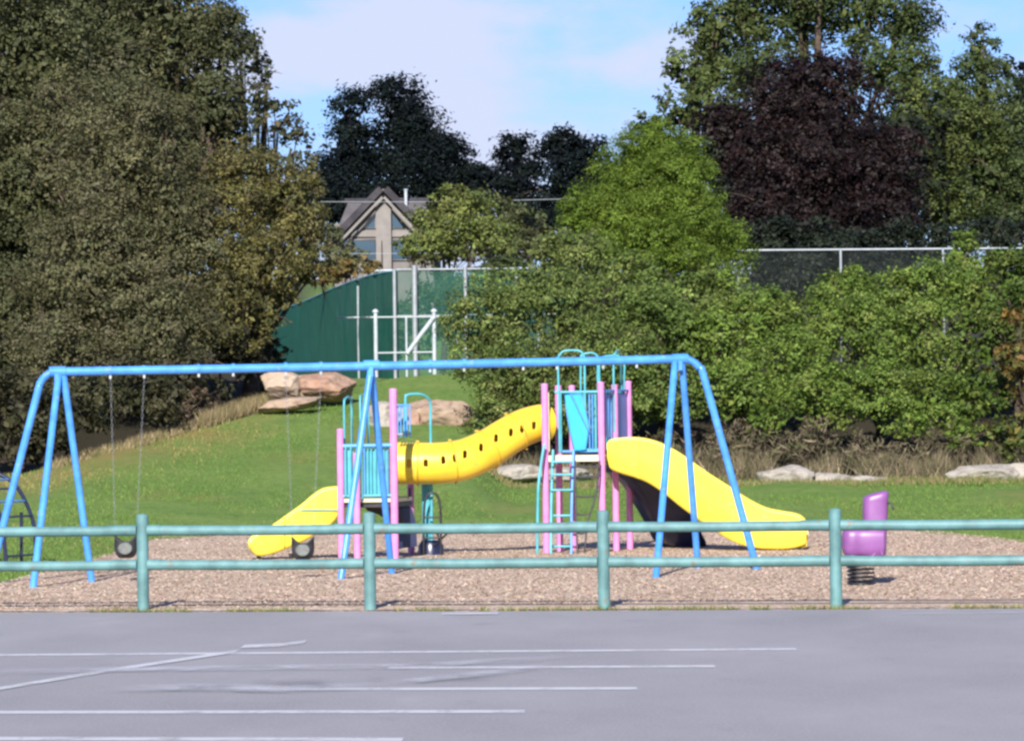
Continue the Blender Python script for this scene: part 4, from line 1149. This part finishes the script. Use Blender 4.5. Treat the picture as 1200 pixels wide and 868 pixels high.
mb = MB(); mb.tube([P(1038, 590, D - .10), P(1044, 589, D - .13), P(1047, 597, D - .13)], .013, 10); mb.build('handle', M['black'], sp)
mb = MB(); mb.tube([P(1031, 640, D - .165), P(1034, 650, D - .165)], .02, 8); mb.tube([P(1022, 652, D - .16), P(1034, 638, D - .16)], .013, 8); mb.build('foot_peg', M['purple'], sp)
mb = MB(); c0 = P(1008, 654, D); c1 = G(1010, 696)
mb.box(c0 + Vector((0, 0, -.01)), .34, .26, .03)
mb.build('mount_plate', M['black'], sp)
zt = c0.z - .03; pts = []
for k in range(6 * 20 + 1):
    t = k / 120; w = t * 2 * math.pi * 6
    pts.append(Vector((c0.x + .01 * t, D, zt + (0.03 - zt) * t)) + Vector((.15 * math.cos(w), .15 * math.sin(w), 0)))
mb = MB(); mb.tube(pts, .0135, 8); mb.build('coil_spring', M['black'], sp)
mb = MB(); mb.tube([Vector((c0.x + .01, D, -.05)), Vector((c0.x + .01, D, .03))], .19, 24); mb.build('base_plate', M['black'], sp)

# ------------------------------------------------------------------ bent climber at the frame edge
bc = thing('arch_climber', G(5, 662), 'dark blue arched ladder climber at the edge of the lawn', 'climber')
DA = 60.5
for nm, D, dx in (('arch_rail', DA, 0), ('arch_rail', DA + .0, -28)):
    pts = [P(44 + dx, 664, D), P(42 + dx, 640, D), P(39 + dx, 612, D), P(31 + dx, 590, D), P(21 + dx, 572, D), P(8 + dx, 560, D), P(-12 + dx, 553, D), P(-34 + dx, 560, D), P(-55 + dx, 590, D), P(-62 + dx, 664, D)]
    if dx:
        pts = [p + Vector((.02, -1.0, 0)) for p in pts]
    mb = MB(); mb.tube(bez(pts, 6), .028, 10); mb.build(nm, M['navy'], bc)
    if not dx: Pa = bez(pts, 6)
    else: Pb = bez(pts, 6)
for i in range(4, len(Pa) - 3, 5):
    mb = MB(); mb.tube([Pa[i], Pb[i]], .016, 8); mb.build('rung', M['pblue' if i % 2 else 'navy'], bc)
mb = MB()
for px in (25, -30):
    mb.tube([P(px, 600 if px > 0 else 590, DA), P(px, 664, DA)], .024, 8)
mb.build('support_leg', M['navy'], bc)

# ------------------------------------------------------------------ tennis court fences
def screen_mat(name, c, alpha, wire=False):
    m, nt, b = mat_new(name)
    o1, _, _ = noise_mix(nt, tuple(x * .8 for x in c), tuple(x * 1.2 for x in c), 1.2, .3, .7, 5)
    nt.links.new(o1, b.inputs['Base Color']); b.inputs['Roughness'].default_value = .8; b.inputs['Specular IOR Level'].default_value = .2
    tr = N(nt, 'ShaderNodeBsdfTransparent'); mx = N(nt, 'ShaderNodeMixShader')
    if wire:
        tc = N(nt, 'ShaderNodeTexCoord'); sep = N(nt, 'ShaderNodeSeparateXYZ'); nt.links.new(tc.outputs['Object'], sep.inputs[0])
        outs = []
        for op in ('ADD', 'SUBTRACT'):
            s1 = N(nt, 'ShaderNodeMath', operation=op); nt.links.new(sep.outputs['X'], s1.inputs[0]); nt.links.new(sep.outputs['Z'], s1.inputs[1])
            s2 = N(nt, 'ShaderNodeMath', operation='MULTIPLY'); s2.inputs[1].default_value = 14; nt.links.new(s1.outputs[0], s2.inputs[0])
            s3 = N(nt, 'ShaderNodeMath', operation='FRACT'); nt.links.new(s2.outputs[0], s3.inputs[0])
            s4 = N(nt, 'ShaderNodeMath', operation='LESS_THAN'); s4.inputs[1].default_value = alpha; nt.links.new(s3.outputs[0], s4.inputs[0]); outs.append(s4)
        s5 = N(nt, 'ShaderNodeMath', operation='MAXIMUM'); nt.links.new(outs[0].outputs[0], s5.inputs[0]); nt.links.new(outs[1].outputs[0], s5.inputs[1])
        nt.links.new(s5.outputs[0], mx.inputs[0])
    else:
        mx.inputs[0].default_value = alpha
    nt.links.new(tr.outputs[0], mx.inputs[1]); nt.links.new(b.outputs[0], mx.inputs[2])
    nt.links.new(mx.outputs[0], nt.nodes['Material Output'].inputs['Surface'])
    return m


M['screen'] = screen_mat('green_screen', (.007, .105, .064), .97)
M['mesh_g'] = screen_mat('green_mesh', (.03, .12, .095), .45)
M['wire'] = screen_mat('wire_mesh', (.10, .12, .13), .07)

# receding run with opaque wind screen
tops = [(466, 318, 125), (445, 321, 129), (425, 326, 134), (405, 333, 140), (385, 341, 147), (365, 350, 155), (345, 358, 163), (330, 364, 170), (300, 383, 186)]
sf = thing('court_fence', (P(419, 420, 137).x, 137, Hs(P(419, 420, 137).x, 137)), 'dark green wind screen fence running back along the court', 'fence', 'tall fences around the court')
T = [P(*t) for t in tops]
mb = MB(); cols_ = []
fine = bez(T, 6)
vs = []
for i, p in enumerate(fine):
    wv = .10 * math.sin(i * 1.9) + .05 * math.sin(i * 4.1)
    zb = p.z - 3.15
    for k in range(5):
        z = zb + (p.z - zb) * k / 4
        vs.append((p.x + wv * (.4 + .3 * math.sin(k * 1.7 + i)) * .6, p.y, z))
n = len(fine)
mb.add(vs, [(i*5+k, (i+1)*5+k, (i+1)*5+k+1, i*5+k+1) for i in range(n - 1) for k in range(4)], True)
mb.build('wind_screen', M['screen'], sf)
mb = MB(); mb.tube([p + Vector((0, 0, .02)) for p in fine], .022, 8); mb.build('top_rail', M['lteal'], sf)
for px, yt, D, r in ((419.5, 335, 136, .045),):
    p = P(px, yt - 8 * (px < 400), D - .25); mb = MB(); mb.tube([Vector((p.x, p.y, p.z - 3.6)), p], r, 10); mb.build('post', M['galv'], sf)

cf = thing('court_fence', (P(545, 430, 125).x, 125, Hs(P(545, 430, 125).x, 125)), 'see through green mesh court fence with tall grey posts facing the playground', 'fence', 'tall fences around the court')
a, b = P(464, 316, 125), P(660, 314, 125.5)
mb = MB(); mb.tube([a, b], .03, 10); mb.build('top_rail', M['galv'], cf)
mb = MB(); mb.tube([a + Vector((0, 0, -1.35)), b + Vector((0, 0, -1.35))], .018, 8); mb.build('mid_rail', M['galv'], cf)
for px, yt, r in ((462, 316, .055), (485.5, 311, .078), (545, 313, .055), (605, 313, .05)):
    p = P(px, yt, 124.9); mb = MB(); mb.tube([Vector((p.x, p.y, p.z - 3.5)), p], r, 12); mb.build('post', M['galv'], cf)
mb = MB(); mb.add([a + Vector((0, .05, -3.2)), b + Vector((0, .05, -3.2)), b + Vector((0, .05, 0)), a + Vector((0, .05, 0))], [(0, 1, 2, 3)], False); mb.build('mesh_panel', M['mesh_g'], cf)

bf = thing('court_fence', (P(400, 380, 172).x, 172, Hs(P(400, 380, 172).x, 172)), 'thin white railed wire fence at the back of the court', 'fence', 'tall fences around the court')
a, b = P(330, 318, 172), P(660, 315, 172)
mb = MB(); mb.tube([a, b], .045, 8); mb.build('top_rail', M['white'], bf)
mb = MB(); mb.add([a + Vector((0, .05, -3.0)), b + Vector((0, .05, -3.0)), b + Vector((0, .05, 0)), a + Vector((0, .05, 0))], [(0, 1, 2, 3)], False); mb.build('mesh_panel', M['wire'], bf)
for px in (440, 535, 630):
    p = P(px, 318 - (px - 345) / 100, 172); mb = MB(); mb.tube([Vector((p.x, p.y, p.z - 3.3)), p], .04, 8); mb.build('post', M['white'], bf)

# white gate frame in front of the court
gf = thing('gate_frame', (P(475, 437, 116).x, 116, Hs(P(475, 437, 116).x, 116)), 'white pipe gate frame with a diagonal brace before the court fence', 'gate')
for px, yt in ((440, 366), (508.5, 365.5), (476, 372)):
    p = P(px, yt, 116); mb = MB(); r = .055 if px != 476 else .03
    mb.tube([Vector((p.x, p.y, P(px, 442, 116).z)), p], r, 12)
    if px != 476: mb.tube([p, p + Vector((0, 0, .05)), p + Vector((0, 0, .09))], [.085, .085, .03], 12)
    mb.build('post', M['white'], gf)
for y, a, b, r in ((371.5, 396, 520, .022), (413, 440, 508, .022)):
    mb = MB(); mb.tube([P(a, y + .6, 116), P(b, y - .6, 116)], r, 8); mb.build('rail', M['white'], gf)
mb = MB(); mb.tube([P(477, 414, 115.9), P(508, 372, 115.9)], .062, 10); mb.build('brace', M['white'], gf)

# wire fence above the hedge
wf = thing('wire_fence', (P(1000, 380, 114).x, 114, Hs(P(1000, 380, 114).x, 114)), 'wire fence with a white top rail standing above the hedge', 'fence')
a, b = P(860, 293.5, 114), P(1260, 290.5, 114)
mb = MB(); mb.tube([a, b], .030, 10); mb.build('top_rail', M['galv'], wf)
mb = MB(); mb.add([a + Vector((0, .05, -3.0)), b + Vector((0, .05, -3.0)), b + Vector((0, .05, 0)), a + Vector((0, .05, 0))], [(0, 1, 2, 3)], False); mb.build('mesh_panel', M['wire'], wf)
for px in (865, 985, 1105, 1225):
    p = P(px, 293.2 - (px - 860) * .0075, 113.9); mb = MB(); mb.tube([Vector((p.x, p.y, p.z - 3.3)), p], .036, 10); mb.build('post', M['galv'], wf)

# ------------------------------------------------------------------ house
DH = 230.0
hs = thing('gabled_house', (P(449, 310, DH).x, DH, Hs(P(449, 310, DH).x, DH)), 'pinkish beige house with a steep dark gable and triangular windows', 'house')
M['wall'] = paint('house_wall', (.165, .148, .14), .8, .12, 1.2, spec=.2)
M['roof'] = paint('roof_dark', (.040, .036, .042), .8, .3, 1.5, spec=.2)
M['roof2'] = paint('roof_grey', (.12, .11, .11), .85, .25, 1.2, spec=.2)
m, nt, b = mat_new('window_glass'); b.inputs['Base Color'].default_value = (.03, .06, .09, 1); b.inputs['Roughness'].default_value = .08; b.inputs['Specular IOR Level'].default_value = .9; M['glass'] = m
M['trim'] = paint('house_trim', (.20, .18, .168), .6, .1, 2, spec=.2)
zb = Hs(hs.location.x, DH) - .5
W = [P(449, 221, DH), P(392, 284, DH), P(392, 330, DH), P(508, 330, DH), P(508, 284, DH)]
W[2].z = zb; W[3].z = zb
mb = MB(); mb.prism(W, (0, 9, 0)); mb.build('wall', M['wall'], hs)
def rafter(a, b_, th, dep, name, mat):
    A = P(*a, DH - .9); Bq = P(*b_, DH - .9); u = (Bq - A).normalized(); nrm = Vector((u.z, 0, -u.x)); nrm = nrm if nrm.z > 0 else -nrm
    mb = MB(); mb.prism([A, Bq, Bq + nrm * th, A + nrm * th], (0, dep, 0)); return mb.build(name, mat, hs)
rf = rafter((449.2, 223.5), (379, 297), .36, 10.5, 'roof', M['roof'])
rf2 = rafter((448.8, 223.5), (518, 296), .36, 10.5, 'roof', M['roof'])
rafter((449, 228), (386, 294), -.13, .16, 'barge_board', M['trim']); rafter((449, 228), (512, 294), -.13, .16, 'barge_board', M['trim'])
mb = MB(); c = P(449.5, 270, DH - .25)
mb.box(Vector((c.x, DH - .22, (zb + P(449, 226, DH).z) / 2)), .82, .45, P(449, 226, DH).z - zb); mb.build('stone_pier', M['trim'], hs)
def pane(pts):
    mb = MB(); mb.prism([P(a, b_, DH - .05) for a, b_ in pts], (0, .04, 0)); w = mb.build('window', M['glass'], hs)
    mb = MB(); mb.tube([P(a, b_, DH - .07) for a, b_ in pts], .045, 6, closed=True); mb.build('window_frame', M['trim'], w)
pane([(425.5, 267.5), (440, 247), (440, 267.5)]); pane([(459, 247), (474, 267.5), (459, 267.5)])
pane([(400, 281), (440, 281), (440, 305), (400, 305)]); pane([(459, 281), (497, 281), (497, 305), (459, 305)])
pane([(470, 258), (479, 267.5), (478, 267.5), (470, 266)]) if False else None
mb = MB(); a = P(412, 270.5, DH - .12); b2 = P(487, 277.5, DH - .12); mb.prism([P(412, 270.5, DH - .12), P(487, 270.5, DH - .12), P(487, 277.5, DH - .12), P(412, 277.5, DH - .12)], (0, .1, 0)); mb.build('beam', M['trim'], hs)
# cross wing behind
mb = MB(); r1, r2 = P(408, 237, DH + 5), P(498, 236, DH + 5); e1, e2 = P(398, 262, DH + 1.5), P(506, 261, DH + 1.5)
mb.add([e1, e2, r2, r1, e1 + Vector((0, 7, 0)), e2 + Vector((0, 7, 0))], [(0, 1, 2, 3), (3, 2, 5, 4)], False); o = mb.build('wing_roof', M['roof2'], hs)
md = o.modifiers.new('thick', 'SOLIDIFY'); md.thickness = .2
mb = MB(); mb.tube([r1 + Vector((-.2, 0, .05)), r2 + Vector((.2, 0, .05))], .16, 8); mb.build('ridge_cap', M['roof'], o)
w1, w2 = P(392, 262, DH + 2), P(514, 261, DH + 2)
mb = MB(); mb.prism([Vector((w1.x, w1.y, zb)), Vector((w2.x, w2.y, zb)), w2, w1], (0, 6, 0)); mb.build('wing_wall', M['wall'], hs)
mb = MB(); p = P(475.5, 223, DH + 4.2); mb.tube([Vector((p.x, p.y, p.z - 1.2)), p], .085, 12); mb.tube([p, p + Vector((0, 0, .06))], .12, 12); mb.build('vent_pipe', M['white'], hs)

# power lines
for lab, pts, D in (('thin overhead cable crossing in front of the dark conifers', [(300, 236), (500, 236.5), (700, 232), (900, 224)], 195),
                    ('thin overhead cable crossing just above the court fence', [(300, 297), (480, 297), (660, 294), (900, 288)], 185)):
    mb = MB(); mb.tube(bez([P(a, b_, D) for a, b_ in pts], 8), .012, 6)
    tag(mb.build('overhead_cable', M['galv']), lab, 'cable', 'overhead cables')

# ------------------------------------------------------------------ light and sky
SUN_EL = R(28.5); AZ = R(8)       # sun behind the camera, to its left
sd = Vector((-math.sin(AZ) * math.cos(SUN_EL), -math.cos(AZ) * math.cos(SUN_EL), math.sin(SUN_EL)))
L = bpy.data.lights.new('sun', 'SUN'); L.energy = 5.0; L.angle = R(.5); L.color = (1, .95, .87)
so = bpy.data.objects.new('sun', L); COL.objects.link(so)
so.rotation_euler = (-sd).to_track_quat('-Z', 'Y').to_euler()
so.location = (-20, -20, 40)
wd = bpy.data.worlds.new('World'); SC.world = wd; wd.use_nodes = True
nt = wd.node_tree; bg = nt.nodes['Background']
sky = N(nt, 'ShaderNodeTexSky'); sky.sky_type = 'NISHITA'; sky.sun_disc = False
sky.sun_elevation = SUN_EL; sky.sun_rotation = math.atan2(sd.x, sd.y); sky.air_density = 1.0; sky.dust_density = .6; sky.ozone_density = 1.6
tc = N(nt, 'ShaderNodeTexCoord')
mp = N(nt, 'ShaderNodeMapping'); mp.inputs['Scale'].default_value = (9, 9, 22); mp.inputs['Location'].default_value = (3.1, .4, 2.3); nt.links.new(tc.outputs['Generated'], mp.inputs['Vector'])
nz = N(nt, 'ShaderNodeTexNoise'); nz.inputs['Scale'].default_value = 2.3; nz.inputs['Detail'].default_value = 7; nz.inputs['Roughness'].default_value = .5
nt.links.new(mp.outputs['Vector'], nz.inputs['Vector'])
rp = N(nt, 'ShaderNodeMapRange'); rp.interpolation_type = 'SMOOTHSTEP'; rp.inputs['From Min'].default_value = .41; rp.inputs['From Max'].default_value = .65; rp.inputs['To Max'].default_value = .95
nt.links.new(nz.outputs['Fac'], rp.inputs['Value'])
sx = N(nt, 'ShaderNodeSeparateXYZ'); nt.links.new(tc.outputs['Generated'], sx.inputs[0])
hi = N(nt, 'ShaderNodeMapRange'); hi.interpolation_type = 'SMOOTHSTEP'; hi.inputs['From Min'].default_value = .16; hi.inputs['From Max'].default_value = .42; hi.inputs['To Min'].default_value = 1.0; hi.inputs['To Max'].default_value = .12
nt.links.new(sx.outputs['Z'], hi.inputs['Value'])
cm = N(nt, 'ShaderNodeMath', operation='MULTIPLY'); nt.links.new(rp.outputs['Result'], cm.inputs[0]); nt.links.new(hi.outputs['Result'], cm.inputs[1])
mx = N(nt, 'ShaderNodeMix', data_type='RGBA'); nt.links.new(cm.outputs[0], mx.inputs['Factor']); tint = N(nt, 'ShaderNodeMix', data_type='RGBA', blend_type='MULTIPLY'); tint.inputs['Factor'].default_value = 1; nt.links.new(sky.outputs[0], tint.inputs[6]); tint.inputs[7].default_value = (.42, .56, .98, 1); nt.links.new(tint.outputs[2], mx.inputs[6]); mx.inputs[7].default_value = (4.1, 4.5, 5.9, 1)
nt.links.new(mx.outputs[2], bg.inputs['Color']); bg.inputs['Strength'].default_value = .10

SC.view_settings.view_transform = 'Standard'; SC.view_settings.look = 'None'; SC.view_settings.gamma = 1.0
SC.view_settings.exposure = 0.76
SC.render.engine = 'CYCLES'
SC.cycles.max_bounces = 6; SC.cycles.diffuse_bounces = 3; SC.cycles.glossy_bounces = 2; SC.cycles.transmission_bounces = 3; SC.cycles.transparent_max_bounces = 8
SC.cycles.use_denoising = True
SC.cycles.filter_width = 2.7
SC.cycles.caustics_reflective = False; SC.cycles.caustics_refractive = False
